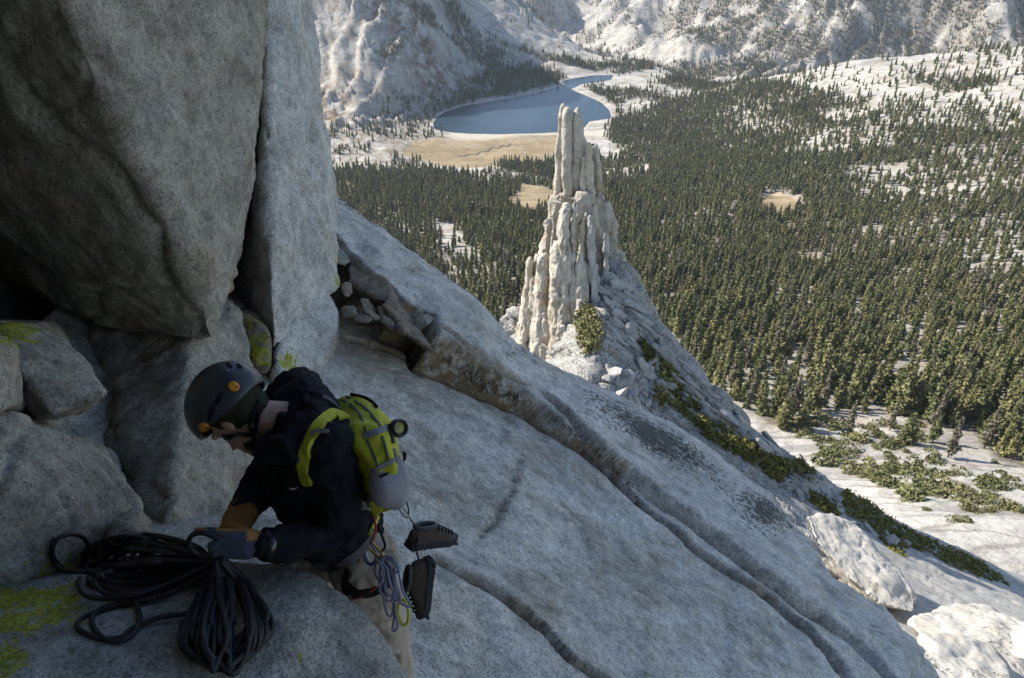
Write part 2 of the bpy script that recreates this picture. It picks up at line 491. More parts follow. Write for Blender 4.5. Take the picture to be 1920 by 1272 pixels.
def height(x, y, full=False):
    z = base_height(x, y)
    u, v, d, far, wob, mt, mead, shelf = region(x, y, z)
    # folded exfoliation sheets: gentle backs and steep scarps
    def sheets(th, wl, wseed, warp, sharp=0.78):
        wx = x + warp * fbm(np.stack([x / (wl * 4), y / (wl * 4), 0 * x], -1), 3, wseed); wy = y + warp * fbm(np.stack([x / (wl * 4), y / (wl * 4), 0 * x + 9], -1), 3, wseed + 1)
        a = wx * math.cos(th) + wy * math.sin(th); b = -wx * math.sin(th) + wy * math.cos(th)
        b = b / wl + 1.3 * fbm(np.stack([a / (wl * 5), b / (wl * 2), 0 * a], -1), 3, wseed + 2)
        fr = b - np.floor(b)
        saw = np.where(fr < sharp, fr / sharp, (1 - fr) / (1 - sharp))
        amp = 0.35 + 0.9 * sstep(-.25, .35, fbm(np.stack([a / (wl * 3), b * .7, 0 * a + 5], -1), 2, wseed + 3))
        return (saw - .5) * amp
    blocks = fbm(np.stack([x / 34, y / 34, 0 * x], -1), 5, 60, 0.68)
    farm = sstep(1650, 2100, far)
    near = (1 - mt) * (1 - farm)
    z = z + mt * (15 * sheets(R(62), 44, 50, 60) + 6.5 * sheets(R(50), 17, 57, 30) + 11 * blocks + 10 * fbm(np.stack([x / 120, y / 120, 0 * x], -1), 2, 58))
    z = z + farm * (1 - mt) * (24 * sheets(R(40), 95, 70, 90) + 11 * sheets(R(65), 38, 75, 50) + 11 * blocks + 16 * fbm(np.stack([x / 220, y / 220, 0 * x], -1), 3, 78))
    bench = near * (1 - mead)
    k = np.clip(far / 500, 0.3, 1.5)
    z = z + bench * (1.7 * blocks * k + 5 * k * fbm(np.stack([x / 130, y / 130, 0 * x], -1), 3, 80) + 1.5 * k * sheets(R(-20), 16, 90, 20) + 3.0 * shelf * sheets(R(-12), 22, 95, 25))
    s = lake_sdf(x, y)
    out = LAKE_Z + 0.05 * s
    held = np.maximum(z, LAKE_Z + 0.05 * np.minimum(s, 30))
    hk_ = 1 - sstep(90, 230, s) * sstep(1560, 1700, far)
    zz = held * hk_ + z * (1 - hk_)
    kk = sstep(0, 70, s)
    z = np.where(s > 0, zz * kk + out * (1 - kk), LAKE_Z - np.minimum(-s * 0.08, 8))
    z = np.minimum(z, 20.0)
    if full: return z, (u, v, d, far, wob, mt, mead, shelf, s)
    return z
_az = np.concatenate([np.linspace(-66, -38, 40, endpoint=False), np.linspace(-38, 39, 470, endpoint=False), np.linspace(39, 66, 40)])
_rr = np.concatenate([np.geomspace(70, 300, 90, endpoint=False), np.geomspace(300, 3300, 470, endpoint=False), np.geomspace(3300, 7500, 36)])
AZ, RR = np.meshgrid(np.radians(_az), _rr)
TX, TY = RR * np.sin(AZ), RR * np.cos(AZ)
TZ, (tu, tv, td, tfar, twob, tmt, tmead, tshelf, tlake) = height(TX, TY, True)

# ---- where trees stand (1 = closed forest)
FOREST = [(596, 345), (650, 322), (720, 318), (800, 318), (880, 335), (940, 312), (1050, 296), (1130, 300), (1190, 285), (1140, 258), (1160, 215), (1230, 222),
          (1290, 188), (1360, 175), (1420, 152), (1480, 158), (1540, 172), (1620, 200), (1700, 195), (1800, 238), (2000, 245), (2000, 890), (1860, 860), (1800, 800),
          (1720, 790), (1600, 752), (1500, 790), (1420, 790), (1300, 690), (1150, 500), (1000, 650), (560, 400)]
def tree_density(x, y, z, reg):
    u, v, d, far, wob, mt, mead, shelf, lk = reg
    u2, v2 = u + 2.2 * wob, v + 1.2 * wob
    den = 1 - sstep(-10, 10, sdf(u2, v2, FOREST))
    def ell(cu, cv, a, b, val):
        nonlocal den
        r = np.hypot((u2 - cu) / a, (v2 - cv) / b)
        w = 1 - sstep(0.7, 1.2, r)
        den = den * (1 - w) + val * w
    clump = fbm(np.stack([x / 75, y / 75, 0 * x + 3], -1), 3, 21)
    for e in ((1590, 262, 95, 30, .35), (1470, 240, 70, 18, .5), (1680, 335, 110, 38, .38), (1840, 330, 110, 60, .55), (1850, 470, 90, 40, .5), (1640, 215, 120, 18, .3),
              (1760, 225, 150, 22, .35), (1500, 700, 150, 60, .5), (1330, 640, 90, 60, .62), (845, 445, 36, 26, .1), (900, 520, 70, 30, .55), (1120, 330, 90, 12, .3), (1180, 318, 50, 8, .1),
              (960, 335, 70, 10, .35), (1690, 690, 60, 40, .6), (1400, 560, 60, 30, .7)):
        ell(*e)
    # the bare bench and its scattered trees
    den = np.maximum(den, 0.13 * (1 - sstep(-6, 6, sdf(u2, v2, [(1150, 190), (1250, 160), (1430, 148), (1500, 135), (1620, 118), (1920, 90), (2000, 90), (2000, 250), (1500, 230), (1200, 240)]))))
    den = np.maximum(den, 0.8 * (1 - sstep(0.6, 1.2, np.hypot((u2 - 1560) / 170, (v2 - 188) / 12))) * sstep(-.1, .3, clump))
    den = np.maximum(den, 0.8 * (1 - sstep(0.6, 1.2, np.hypot((u2 - 1800) / 90, (v2 - 158) / 14))))
    den = np.maximum(den, 0.9 * (1 - sstep(0.6, 1.2, np.hypot((u2 - 1270) / 130, (v2 - 145) / 10))))
    den = np.maximum(den, 0.10 * (1 - sstep(-8, 8, sdf(u2, v2, [(1440, 780), (1600, 740), (1800, 790), (1940, 850), (1940, 905), (1700, 862), (1520, 850)]))))
    # beyond the lake
    den = np.maximum(den, 0.95 * (1 - sstep(-8, 8, sdf(u2, v2, [(820, 190), (850, 165), (900, 140), (980, 125), (1050, 140), (1060, 152), (1000, 172), (940, 186), (880, 196), (840, 206)]))))
    den = np.maximum(den, 0.85 * (1 - sstep(-6, 6, sdf(u2, v2, [(775, 20), (850, 10), (905, 55), (965, 100), (930, 125), (880, 110), (840, 70), (790, 45)]))) * sstep(-.15, .15, clump))
    den = np.maximum(den, 0.6 * (1 - sstep(0.5, 1.2, np.hypot((u2 - 730) / 30, (v2 - 98) / 18))))
    den = np.maximum(den, 0.35 * (1 - sstep(-8, 8, sdf(u2, v2, [(740, 170), (830, 130), (850, 190), (820, 250), (780, 265), (700, 265), (690, 240)]))))
    den = np.maximum(den, 0.9 * (1 - sstep(-5, 5, sdf(u2, v2, [(905, 55), (960, 85), (1060, 108), (1100, 118), (1200, 122), (1420, 108), (1500, 128), (1420, 142), (1250, 146), (1150, 134), (1050, 122), (960, 96)]))))
    den = np.maximum(den, 0.75 * (1 - sstep(-4, 4, sdf(u2, v2, [(1085, 160), (1135, 186), (1160, 212), (1162, 232), (1215, 240), (1310, 195), (1270, 178), (1160, 165)]))) * sstep(-.3, .1, clump))
    frw = sstep(1700, 2000, far)
    den = np.maximum(den, frw * 1.0 * (1 - sstep(-20, 20, sdf(u2, v2, [(1230, 20), (1330, -60), (1480, -60), (1700, -40), (1720, 30), (1680, 100), (1500, 118), (1330, 90), (1250, 60)]))) * sstep(-.4, .05, clump))
    den = np.maximum(den, frw * 0.95 * (u2 > 1600) * (v2 < 110) * sstep(-.3, .08, clump))
    den = np.maximum(den, frw * 0.5 * (u2 < 1250) * sstep(.0, .3, clump) * (1 - mt))
    den = np.maximum(den, 0.22 * shelf * sstep(-.1, .3, clump))
    den = den * (1 - mead) * (lk > 6)
    den = den * np.clip(0.92 + 0.95 * clump, 0.25, 1.15)
    den = np.where(mt > 0.5, den, den)
    return np.clip(den, 0, 1)
_reg = (tu, tv, td, tfar, twob, tmt, tmead, tshelf, tlake)
tden = tree_density(TX, TY, TZ, _reg)
t = NT('valley_ground')
pos = t.n('NewGeometry', 0)
vf = t.attr('forest').outputs['Fac']; vm = t.attr('meadow').outputs['Fac']; vs_ = t.attr('sand').outputs['Fac']; vb = t.attr('brush').outputs['Fac']
n1 = t.noise(pos, 0.02, 8, 0.65); n2 = t.noise(pos, 0.12, 6, 0.7); n3 = t.noise(pos, 0.7, 4, 0.7)
strv = t.n('Mapping', Vector=pos, Rotation=(0, 0, R(-28)), Scale=(0.010, 0.06, 0.03))
n4 = t.noise(strv, 1.0, 7, 0.68, 0.5)
gr = t.mix(t.step(n1, 0.35, 0.68), (0.43, 0.41, 0.375), (0.60, 0.57, 0.515))
gr = t.mix(t.math('MULTIPLY', t.step(n2, 0.48, 0.66), 0.6), gr, (0.25, 0.235, 0.21))
gr = t.mix(t.math('MULTIPLY', t.step(n4, 0.49, 0.64), 0.62), gr, (0.22, 0.21, 0.20))
gr = t.mix(t.math('MULTIPLY', t.step(n3, 0.52, 0.68), 0.4), gr, (0.2, 0.18, 0.15))
gr = t.mix(t.math('MULTIPLY', t.step(t.noise(pos, 0.035, 7, 0.7, 0.6), 0.52, 0.64), 0.6), gr, (0.30, 0.235, 0.15))
br = t.mix(t.step(n2, 0.4, 0.6), (0.12, 0.075, 0.055), (0.26, 0.19, 0.12))
ck = t.n('TexVoronoi', _props=dict(feature='DISTANCE_TO_EDGE'), Vector=t.n('Mapping', Vector=t.n('VectorMath', i0=pos, i1=t.n('VectorMath', _props=dict(operation='SCALE'), i0=t.n('TexNoise', _out=1, Vector=pos, Scale=0.06, Detail=4.0), Scale=14.0)), Rotation=(0, 0, R(-25)), Scale=(0.02, 0.075, 0.03)), Scale=1.0)
gr = t.mix(t.math('MULTIPLY', t.step(ck, 0.045, 0.012), 0.5), gr, (0.16, 0.14, 0.115))
gr = t.mix(t.math('MULTIPLY', vb, t.step(t.noise(pos, 0.05, 7, 0.75), 0.42, 0.56), clamp=True), gr, br)
ff = t.mix(t.step(n2, 0.42, 0.6), (0.10, 0.08, 0.06), (0.33, 0.29, 0.24))
gr = t.mix(t.math('MULTIPLY', vf, 0.9), gr, ff)
me_ = t.mix(t.step(n1, 0.35, 0.65), (0.26, 0.20, 0.115), (0.38, 0.30, 0.185))
me_ = t.mix(t.math('MULTIPLY', t.step(n2, 0.46, 0.62), 0.6), me_, (0.22, 0.165, 0.10))
me_ = t.mix(t.math('MULTIPLY', t.step(n4, 0.5, 0.62), 0.6), me_, (0.20, 0.155, 0.105))
me_ = t.mix(t.math('MULTIPLY', t.step(t.noise(pos, 0.028, 6, 0.7, 0.8), 0.55, 0.66), 0.7), me_, (0.36, 0.32, 0.26))
gr = t.mix(vm, gr, me_)
gr = t.mix(t.math('MULTIPLY', vs_, 0.85), gr, (0.55, 0.49, 0.40))
hgt = t.math('ADD', t.math('MULTIPLY', n2, 3.0), t.math('ADD', t.math('MULTIPLY', n4, 5.0), t.math('MULTIPLY', n3, 0.3)))
M_TERR = t.out(Base_Color=gr, Roughness=0.95, Specular_IOR_Level=0.1, Normal=t.n('Bump', Strength=0.7, Distance=0.7, Height=hgt))
tsand = np.exp(-np.maximum(tlake - 1, 0) / 3.0) * (0.55 + 0.45 * sstep(-0.2, 0.2, fbm(np.stack([TX / 90, TY / 90, 0 * TX], -1), 2, 33)))
tsand = np.maximum(tsand, (1 - sstep(-3, 3, sdf(tu, tv + twob * .2, [(812, 255), (900, 252), (1045, 249), (1165, 247), (1170, 258), (1040, 258), (960, 262), (860, 264)]))) * 0.95)
tsand = np.maximum(tsand, (1 - sstep(-3, 3, sdf(tu, tv + twob * .3, [(1060, 320), (1205, 316), (1210, 326), (1060, 330)]))) * 0.8)
tsand = tsand * (tlake > -3)
shelf_br = np.maximum(tmt * (0.25 + 0.75 * sstep(-.1, .25, fbm(np.stack([TX / 150, TY / 150, 0 * TX], -1), 3, 71))), 0.5 * tshelf)
terr = mesh_obj('terrain', np.stack([TX, TY, TZ], -1).reshape(-1, 3), grid_faces(*TX.shape)[:, ::-1], M_TERR,
                attrs=dict(forest=tden.ravel(), meadow=tmead.ravel(), sand=tsand.ravel(), brush=shelf_br.ravel()))
tag(terr, 'granite valley floor and mountainsides far below the climber', kind='structure')

# lake
t = NT('lake_water')
pos = t.n('NewGeometry', 0)
wv = t.n('Mapping', Vector=pos, Scale=(0.05, 0.22, 1))
wc = t.mix(t.step(t.noise(pos, 0.006, 3), 0.4, 0.65), (0.026, 0.050, 0.072), (0.045, 0.070, 0.092))
M_LAKE = t.out(Base_Color=wc, Roughness=0.16, IOR=1.33, Normal=t.n('Bump', Strength=0.35, Distance=0.8, Height=t.noise(wv, 1.0, 5, 0.6)))
lx = np.array(LAKE_XY); lc = lx.mean(0)
lake_poly = [(x + 0.02 * (x - lc[0]), y + 0.02 * (y - lc[1]), LAKE_Z) for x, y in LAKE_XY]
bm = bmesh.new()
fc = bm.faces.new([bm.verts.new(q) for q in lake_poly]); bmesh.ops.triangulate(bm, faces=[fc])
bmesh.ops.recalc_face_normals(bm, faces=bm.faces)
me = bpy.data.meshes.new('lake'); bm.to_mesh(me)
if me.polygons[0].normal.z < 0: me.flip_normals()
bm.free(); me.materials.append(M_LAKE)
lake = link(bpy.data.objects.new('lake', me)); tag(lake, 'deep blue mountain lake in the valley', kind='structure')

# meandering brook in the tan meadow
M_BROOK = simple('brook_bank', (0.10, 0.085, 0.06), 0.6)
bk = [(858, 297), (872, 296), (880, 291), (893, 292), (902, 285), (915, 284), (921, 277), (934, 279), (941, 273), (952, 274), (957, 268)]
bp = []
for u, v in bk:
    q = ray(u, v); q = q * (LAKE_Z + 3) / q[2]; bp.append(q)
bp = spline([Vector(q.tolist()) for q in bp], 6)
bz = height(np.array([p.x for p in bp]), np.array([p.y for p in bp]))
vv, ff_ = [], []
for k, p in enumerate(bp):
    a, b = bp[max(0, k - 1)], bp[min(len(bp) - 1, k + 1)]
    nrm = Vector((-(b - a).y, (b - a).x, 0)).normalized() * 1.3
    for s in (-1, 1): vv.append((p.x + s * nrm.x, p.y + s * nrm.y, bz[k] + 0.35))
    if k: ff_.append((2 * k - 2, 2 * k - 1, 2 * k + 1, 2 * k))
brook = mesh_obj('brook_water', vv, ff_, M_BROOK); tag(brook, 'thin dark brook winding through the tan meadow', kind='structure')

# ------------------------------------------------------------------ trees
def leaf_mat(name, a, b, c=None):
    t = NT(name)
    rnd = t.n('ObjectInfo', 5) if False else t.t.nodes.new('ShaderNodeObjectInfo').outputs['Random']
    pos = t.n('NewGeometry', 0)
    cc = t.mix(rnd, a, b)
    cc = t.mix(t.math('MULTIPLY', t.step(t.noise(pos, 0.9, 3), 0.4, 0.7), 0.5), cc, c or b)
    return t.out(Base_Color=cc, Roughness=0.7, Specular_IOR_Level=0.25)
M_NEEDLE = leaf_mat('conifer_needles', (0.095, 0.118, 0.048), (0.235, 0.220, 0.090), (0.18, 0.16, 0.075))
M_NEEDLE2 = leaf_mat('conifer_needles_dull', (0.13, 0.125, 0.085), (0.20, 0.17, 0.11), (0.17, 0.15, 0.11))
M_SHRUB = leaf_mat('shrub_needles', (0.12, 0.13, 0.05), (0.21, 0.20, 0.085))
M_HEATH = leaf_mat('heather_leaves', (0.12, 0.125, 0.025), (0.21, 0.195, 0.05))
M_BARK = simple('bark', (0.11, 0.085, 0.065), 0.9, scale=4)
M_DEAD = simple('dead_wood', (0.30, 0.27, 0.24), 0.9, scale=4)
def clump(vs, fs, c, size, rng, n=5, flat=0.6, out=None):
    """a crumpled tuft of leafy faces"""
    b = len(vs)
    ax = Vector(out) if out is not None else Vector((rng.uniform(-1, 1), rng.uniform(-1, 1), rng.uniform(-.2, 1)))
    for k in range(n):
        d1 = Vector((rng.gauss(0, 1), rng.gauss(0, 1), rng.gauss(0, 1) * flat)).normalized()
        d2 = Vector((rng.gauss(0, 1), rng.gauss(0, 1), rng.gauss(0, 1) * flat)).normalized()
        o = c + Vector((rng.gauss(0, .3), rng.gauss(0, .3), rng.gauss(0, .3) * flat)) * size
        s = size * rng.uniform(.6, 1.1)
        vs += [o + d1 * s, o + d2 * s, o - (d1 + d2) * s * .55 + ax * s * .3]
        fs.append((b + 3 * k, b + 3 * k + 1, b + 3 * k + 2))
def conifer_meshes(seed, H, Rr, shape):
    rng = random.Random(seed)
    vs, fs = [], []
    base = rng.uniform(0.06, 0.16) * H
    n = 120
    lean = Vector((rng.uniform(-.03, .03), rng.uniform(-.03, .03), 0))
    for k in range(n):
        f = (k + rng.random()) / n
        f = f ** 0.85
        z = base + (H - base) * f
        prof = (1 - f) ** shape * (0.75 + 0.35 * math.sin(f * 17 + seed)) * rng.uniform(.55, 1.15)
        r = Rr * max(0.04, prof)
        a = rng.uniform(0, 2 * math.pi)
        rr = r * rng.uniform(.35, 1.0)
        c = Vector((math.cos(a) * rr, math.sin(a) * rr, z - rr * 0.25)) + lean * z
        clump(vs, fs, c, 0.16 * Rr + 0.34 * Rr * (1 - f) ** .7, rng, 4, .75, (math.cos(a), math.sin(a), -.2))
    clump(vs, fs, Vector((0, 0, H * .985)) + lean * H, .14 * Rr, rng, 4, 1.6)
    tv, tf = tube([(0, 0, -1.0), (lean.x * H * .4, lean.y * H * .4, H * .4), (lean.x * H, lean.y * H, H * .95)], [H * .018, H * .013, H * .003], 6)
    return (vs, fs), (tv, tf)
def make_mesh(name, vf, mat, smooth=False):
    me = bpy.data.meshes.new(name); me.from_pydata([tuple(v) for v in vf[0]], [], vf[1]); me.materials.append(mat)
    if smooth: me.polygons.foreach_set('use_smooth', [True] * len(me.polygons))
    me.update(); return me
SPEC = [(15, 2.6, .75), (13, 2.3, .7), (17, 2.9, .85), (11, 2.2, .6), (9, 2.5, .5), (14, 2.0, .8), (12, 3.0, .55), (7, 2.0, .5)]
tree_parts = []
proto_col = bpy.data.collections.new('tree_kinds')
for k, (H, Rr, sh) in enumerate(SPEC):
    cr, tr = conifer_meshes(100 + k, H, Rr, sh)
    mc = make_mesh('crown', cr, M_NEEDLE if k != 5 else M_NEEDLE2); mt_ = make_mesh('trunk', tr, M_BARK, True)
    tree_parts.append((mc, mt_, H))
    vs = cr[0] + tr[0]; b = len(cr[0])
    me = bpy.data.meshes.new('conifer_%d' % k)
    me.from_pydata([tuple(v) for v in vs], [], cr[1] + [tuple(i + b for i in f) for f in tr[1]])
    me.materials.append(M_NEEDLE if k != 5 else M_NEEDLE2); me.materials.append(M_BARK)
    me.polygons.foreach_set('material_index', [0] * len(cr[1]) + [1] * len(tr[1]))
    o = bpy.data.objects.new('conifer_%d' % k, me); proto_col.objects.link(o)
rs = np.random.RandomState(7)
def sample(x0, x1, y0, y1, step):
    gx, gy = np.meshgrid(np.arange(x0, x1, step), np.arange(y0, y1, step))
    gx = gx + rs.uniform(-.55, .55, gx.shape) * step; gy = gy + rs.uniform(-.55, .55, gy.shape) * step
    x, y = gx.ravel(), gy.ravel()
    z = base_height(x, y)
    u, v, d = proj(np.stack([x, y, z], -1))
    k = (u > 560) & (u < 2060) & (v > -60) & (v < 1150) & (d > 0)
    x, y = x[k], y[k]
    z, reg = height(x, y, True)
    den = tree_density(x, y, z, reg)
    k = (rs.uniform(0, 1, x.shape) < den) & (np.hypot(x, y) > 215)
    return x[k], y[k], z[k], reg[3][k]
xs1 = sample(-500, 1300, 150, 1750, 4.7)
k1 = xs1[3] < 1700
xs2 = sample(-900, 2600, 1300, 3600, 7.4)
k2 = xs2[3] >= 1700
fx = np.concatenate([xs1[0][k1], xs2[0][k2]]); fy = np.concatenate([xs1[1][k1], xs2[1][k2]]); fz = np.concatenate([xs1[2][k1], xs2[2][k2]]); ff2 = np.concatenate([xs1[3][k1], xs2[3][k2]])
fu, fv, fd = proj(np.stack([fx, fy, fz], -1))
kind_i = rs.randint(0, len(SPEC), fx.shape)
near_small = 1.38 - .38 * sstep(300, 520, ff2)
fs_ = (.38 + .62 * rs.beta(2.2, 1.8, fx.shape)) * (1 + .25 * fbm(np.stack([fx / 50, fy / 50, 0 * fx], -1), 2, 99)) * near_small
fr = rs.uniform(0, 6.283, fx.shape)
# the 300 that show largest stand as trees of their own
vis = (fu > 1150) & (fu < 1935) & (fv < 900) & (fv > 300)
size_px = np.where(vis, fs_ * np.array([s[0] for s in SPEC])[kind_i] / fd, 0)
order = np.argsort(-size_px)
own = order[:300]; rest = order[300:]
for j in own:
    mc, mt_, H = tree_parts[kind_i[j]]
    e = bpy.data.objects.new('pine_tree', None); e.location = (fx[j], fy[j], fz[j] - .2); e.rotation_euler = (0, 0, fr[j]); e.scale = (fs_[j],) * 3
    e.empty_display_size = 1; col.objects.link(e)
    tag(e, 'green pine among the nearest trees along the forest edge far below', 'tree', 'nearest pines of the forest')
    for nm, m in (('crown', mc), ('trunk', mt_)):
        c = bpy.data.objects.new(nm, m); col.objects.link(c); c.parent = e
# the rest of the forest: one object, its trees placed on points
pm = bpy.data.meshes.new('forest')
pm.vertices.add(len(rest)); pm.vertices.foreach_set('co', np.stack([fx[rest], fy[rest], fz[rest] - .3], -1).astype(np.float32).ravel())
for nm, val in (('tree_size', fs_[rest]), ('tree_turn', fr[rest])):
    a = pm.attributes.new(nm, 'FLOAT', 'POINT'); a.data.foreach_set('value', val.astype(np.float32))
a = pm.attributes.new('tree_kind', 'INT', 'POINT'); a.data.foreach_set('value', kind_i[rest].astype(np.int32))
forest = link(bpy.data.objects.new('forest', pm))
tag(forest, 'dense conifer forest covering the valley around the lake', kind='stuff')
ng = bpy.data.node_groups.new('forest_points', 'GeometryNodeTree')
ng.interface.new_socket('Geometry', in_out='INPUT', socket_type='NodeSocketGeometry')
ng.interface.new_socket('Geometry', in_out='OUTPUT', socket_type='NodeSocketGeometry')
N = ng.nodes; L = ng.links
gi, go = N.new('NodeGroupInput'), N.new('NodeGroupOutput')
m2p = N.new('GeometryNodeMeshToPoints')
iop = N.new('GeometryNodeInstanceOnPoints'); ci = N.new('GeometryNodeCollectionInfo')
ci.inputs['Collection'].default_value = proto_col; ci.inputs['Separate Children'].default_value = True; ci.inputs['Reset Children'].default_value = True
def named(nm, ty):
    q = N.new('GeometryNodeInputNamedAttribute'); q.data_type = ty; q.inputs['Name'].default_value = nm; return q.outputs['Attribute']
cxyz = N.new('ShaderNodeCombineXYZ'); L.new(named('tree_turn', 'FLOAT'), cxyz.inputs['Z'])
L.new(gi.outputs[0], m2p.inputs['Mesh']); L.new(m2p.outputs[0], iop.inputs['Points']); L.new(ci.outputs[0], iop.inputs['Instance'])
iop.inputs['Pick Instance'].default_value = True
L.new(named('tree_kind', 'INT'), iop.inputs['Instance Index']); L.new(cxyz.outputs[0], iop.inputs['Rotation']); L.new(named('tree_size', 'FLOAT'), iop.inputs['Scale'])
L.new(iop.outputs[0], go.inputs[0])
md = forest.modifiers.new('trees', 'NODES'); md.node_group = ng
print('TREES', len(own), len(rest))
# ------------------------------------------------------------------ the pinnacle across the notch
def PY(u, v, Y):
    q = ray(u, v); return q * (np.asarray(Y, float) / q[..., 1])[..., None]
def pyl(pts): return [PY(float(a), float(b), float(c)) for a, b, c in pts]
pin = empty('rock_pinnacle', tuple(PY(1085., 640., 63.)))
tag(pin, 'slender golden granite pinnacle of fused columns rising above the forest', 'rock pinnacle')
def to_local(o, root):
    o.parent = root; o.matrix_parent_inverse = Matrix.Translation(-root.location)
    return o
def column(rows, Y, seed, voxel=0.075, thick=1.15, rough=1.0, mat=None):
    """upright granite column; rows are (pixel row, left, right)"""
    bm = bmesh.new(); rings = []
    Y0, Y1 = Y if isinstance(Y, tuple) else (Y, Y); v0, v1 = rows[0][0], rows[-1][0]
    for (v, a, b) in rows:
        c = PY((a + b) / 2.0, float(v), Y0 + (Y1 - Y0) * ((v - v0) / (v1 - v0)) ** 1.3); w = (b - a) / 2 * (c[1] * CP_ - c[2] * SP_) / FPX
        rg = []
        for k in range(14):
            an = 2 * math.pi * k / 14; ca, sa = math.cos(an), math.sin(an)
            e = (abs(ca) ** 2.8 + abs(sa) ** 2.8) ** (-1 / 2.8)
            rg.append(bm.verts.new((c[0] + w * ca * e, c[1] + thick * w * sa * e, c[2])))
        rings.append(rg)
    for r0, r1 in zip(rings, rings[1:]):
        for k in range(14): bm.faces.new((r0[k], r1[k], r1[(k + 1) % 14], r0[(k + 1) % 14]))
    bm.faces.new(rings[0]); bm.faces.new(rings[-1][::-1])
    bmesh.ops.recalc_face_normals(bm, faces=bm.faces)
    v, n, f = remesh(bm, voxel, 4)
    o = 0.13 * fbm(v * np.array([1.6, 1.6, .7]), 4, seed) + 0.09 * ridged(v * np.array([1.4, 1.4, .35]), 3, seed + 5) - .08 + chisel(v, 0.10, 1.1, seed)
    o = o * rough + (rough - 1) * (chisel(v * np.array([1, 1, .16]), .8, .6, seed + 3) + .3 * fbm(v * .8, 3, seed + 8))
    return to_local(mesh_obj('column', v + n * o[:, None], f, mat or M_PIN, smooth=False), pin)
column([(196, 1054, 1058), (204, 1051, 1060), (222, 1047, 1057), (255, 1043.5, 1056), (320, 1041, 1055.5), (358, 1039.5, 1056), (372, 1041, 1055)], 64.3, 1)
column([(203, 1060, 1068), (212, 1056, 1072), (250, 1054, 1073), (292, 1054.5, 1073), (300, 1053, 1072.5), (355, 1055, 1073.5), (372, 1058, 1074)], 63.8, 2)
column([(202, 1080, 1086), (214, 1075, 1090), (240, 1074, 1094), (270, 1074, 1095), (310, 1073, 1090), (345, 1072, 1086), (374, 1075, 1088)], 63.9, 3)
column([(294, 1092, 1099), (322, 1089, 1099), (350, 1087, 1099), (380, 1090, 1102)], 63.3, 4)
column([(268, 1100, 1107), (280, 1099, 1110), (330, 1099, 1113), (360, 1101, 1114), (380, 1103, 1112)], 63.2, 5)
column([(272, 1106, 1118), (290, 1108, 1123), (320, 1110, 1128), (350, 1111, 1129), (376, 1108, 1124)], 64.6, 6)
column([(245, 1060, 1092), (300, 1055, 1108), (372, 1048, 1118), (400, 1048, 1122)], 65.6, 7, 0.1)
column([(482, 992, 997), (492, 988, 999), (530, 983, 1003), (585, 975, 1010), (640, 970, 1020)], 62.0, 8, 0.1)
column([(478, 1003, 1012), (500, 1000, 1018), (560, 990, 1030), (640, 985, 1040)], 62.4, 9, 0.1)
column([(398, 1096, 1100), (420, 1090, 1103), (470, 1088, 1104), (520, 1090, 1106), (580, 1090, 1112), (640, 1085, 1120)], 60.6, 10, 0.1, 1.6)
column([(385, 1110, 1118), (410, 1106, 1120), (440, 1108, 1128), (480, 1106, 1140)], 62.4, 11, 0.1)
r_ = random.Random(77)
sil_l = ([975, 985, 1000, 1012, 1025, 1035, 1050, 1075, 1100], [600, 555, 512, 492, 450, 410, 378, 378, 400])
sil_r = ([1100, 1115, 1130, 1150, 1170, 1200, 1235], [400, 388, 418, 448, 490, 560, 620])
for k in range(19):
    u0 = 982 + k * 6.4 + r_.uniform(-3, 3); Yf = 62.3 - 2.2 * (u0 - 980) / 115
    tp = float(np.interp(u0, *sil_l)) + (4 if k % 3 == 0 else r_.uniform(20, 200)); w = r_.choice((4.5, 6, 8, 11, 13)) * r_.uniform(.85, 1.15)
    hgt = 700 - tp; dv = r_.uniform(-5, 3)
    column([(tp, u0 - w * .35, u0 + w * .35), (tp + .06 * hgt, u0 - w * .8, u0 + w * .8), (tp + .4 * hgt, u0 - w + dv * .4, u0 + w + dv * .4), (tp + .75 * hgt, u0 - w * 1.3 + dv, u0 + w * 1.2 + dv), (705, u0 - w * 1.7 + dv * 1.4, u0 + w * 1.5 + dv * 1.4)],
           (Yf - (tp - 380) / 320 * 1.0 + r_.uniform(-.2, .3), Yf - 2.9 + r_.uniform(-.5, .3)), 30 + k, 0.10, 1.5, 1.4)
for k in range(13):
    u0 = 1108 + k * 9.0 + r_.uniform(-3, 3); Yf = 60.6 + 5.6 * (u0 - 1105) / 120
    tp = float(np.interp(u0, *sil_r)) + (10 if k % 3 == 0 else r_.uniform(20, 120)); w = r_.uniform(6, 11)
    hgt = 690 - tp; dv = r_.uniform(4, 22)
    column([(tp, u0 - w * .35, u0 + w * .35), (tp + .08 * hgt, u0 - w * .8, u0 + w * .8), (tp + .45 * hgt, u0 - w + dv * .5, u0 + w + dv * .5), (tp + .8 * hgt, u0 - w * 1.3 + dv, u0 + w * 1.3 + dv), (700, u0 - w * 1.6 + dv * 1.3, u0 + w * 1.6 + dv * 1.3)],
           (Yf - .5 + r_.uniform(-.3, .3), Yf - 2.6 + r_.uniform(-.5, .5)), 60 + k, 0.10, 1.5, 1.4, M_SLOPE)
bm = bmesh.new()
hull_bm(bm, pyl([(1041,366,64.3),(1062,366,63.0),(1092,366,62.6),(1126,370,64.2),(1120,366,67.5),(1050,366,67.5),(1030,420,64),(1024,460,63.6),(1140,425,64.8),(1148,442,65.2),(1096,440,61.8),
                 (1090,480,61.4),(1155,470,65.5),(1060,480,71),(1140,480,71)]))
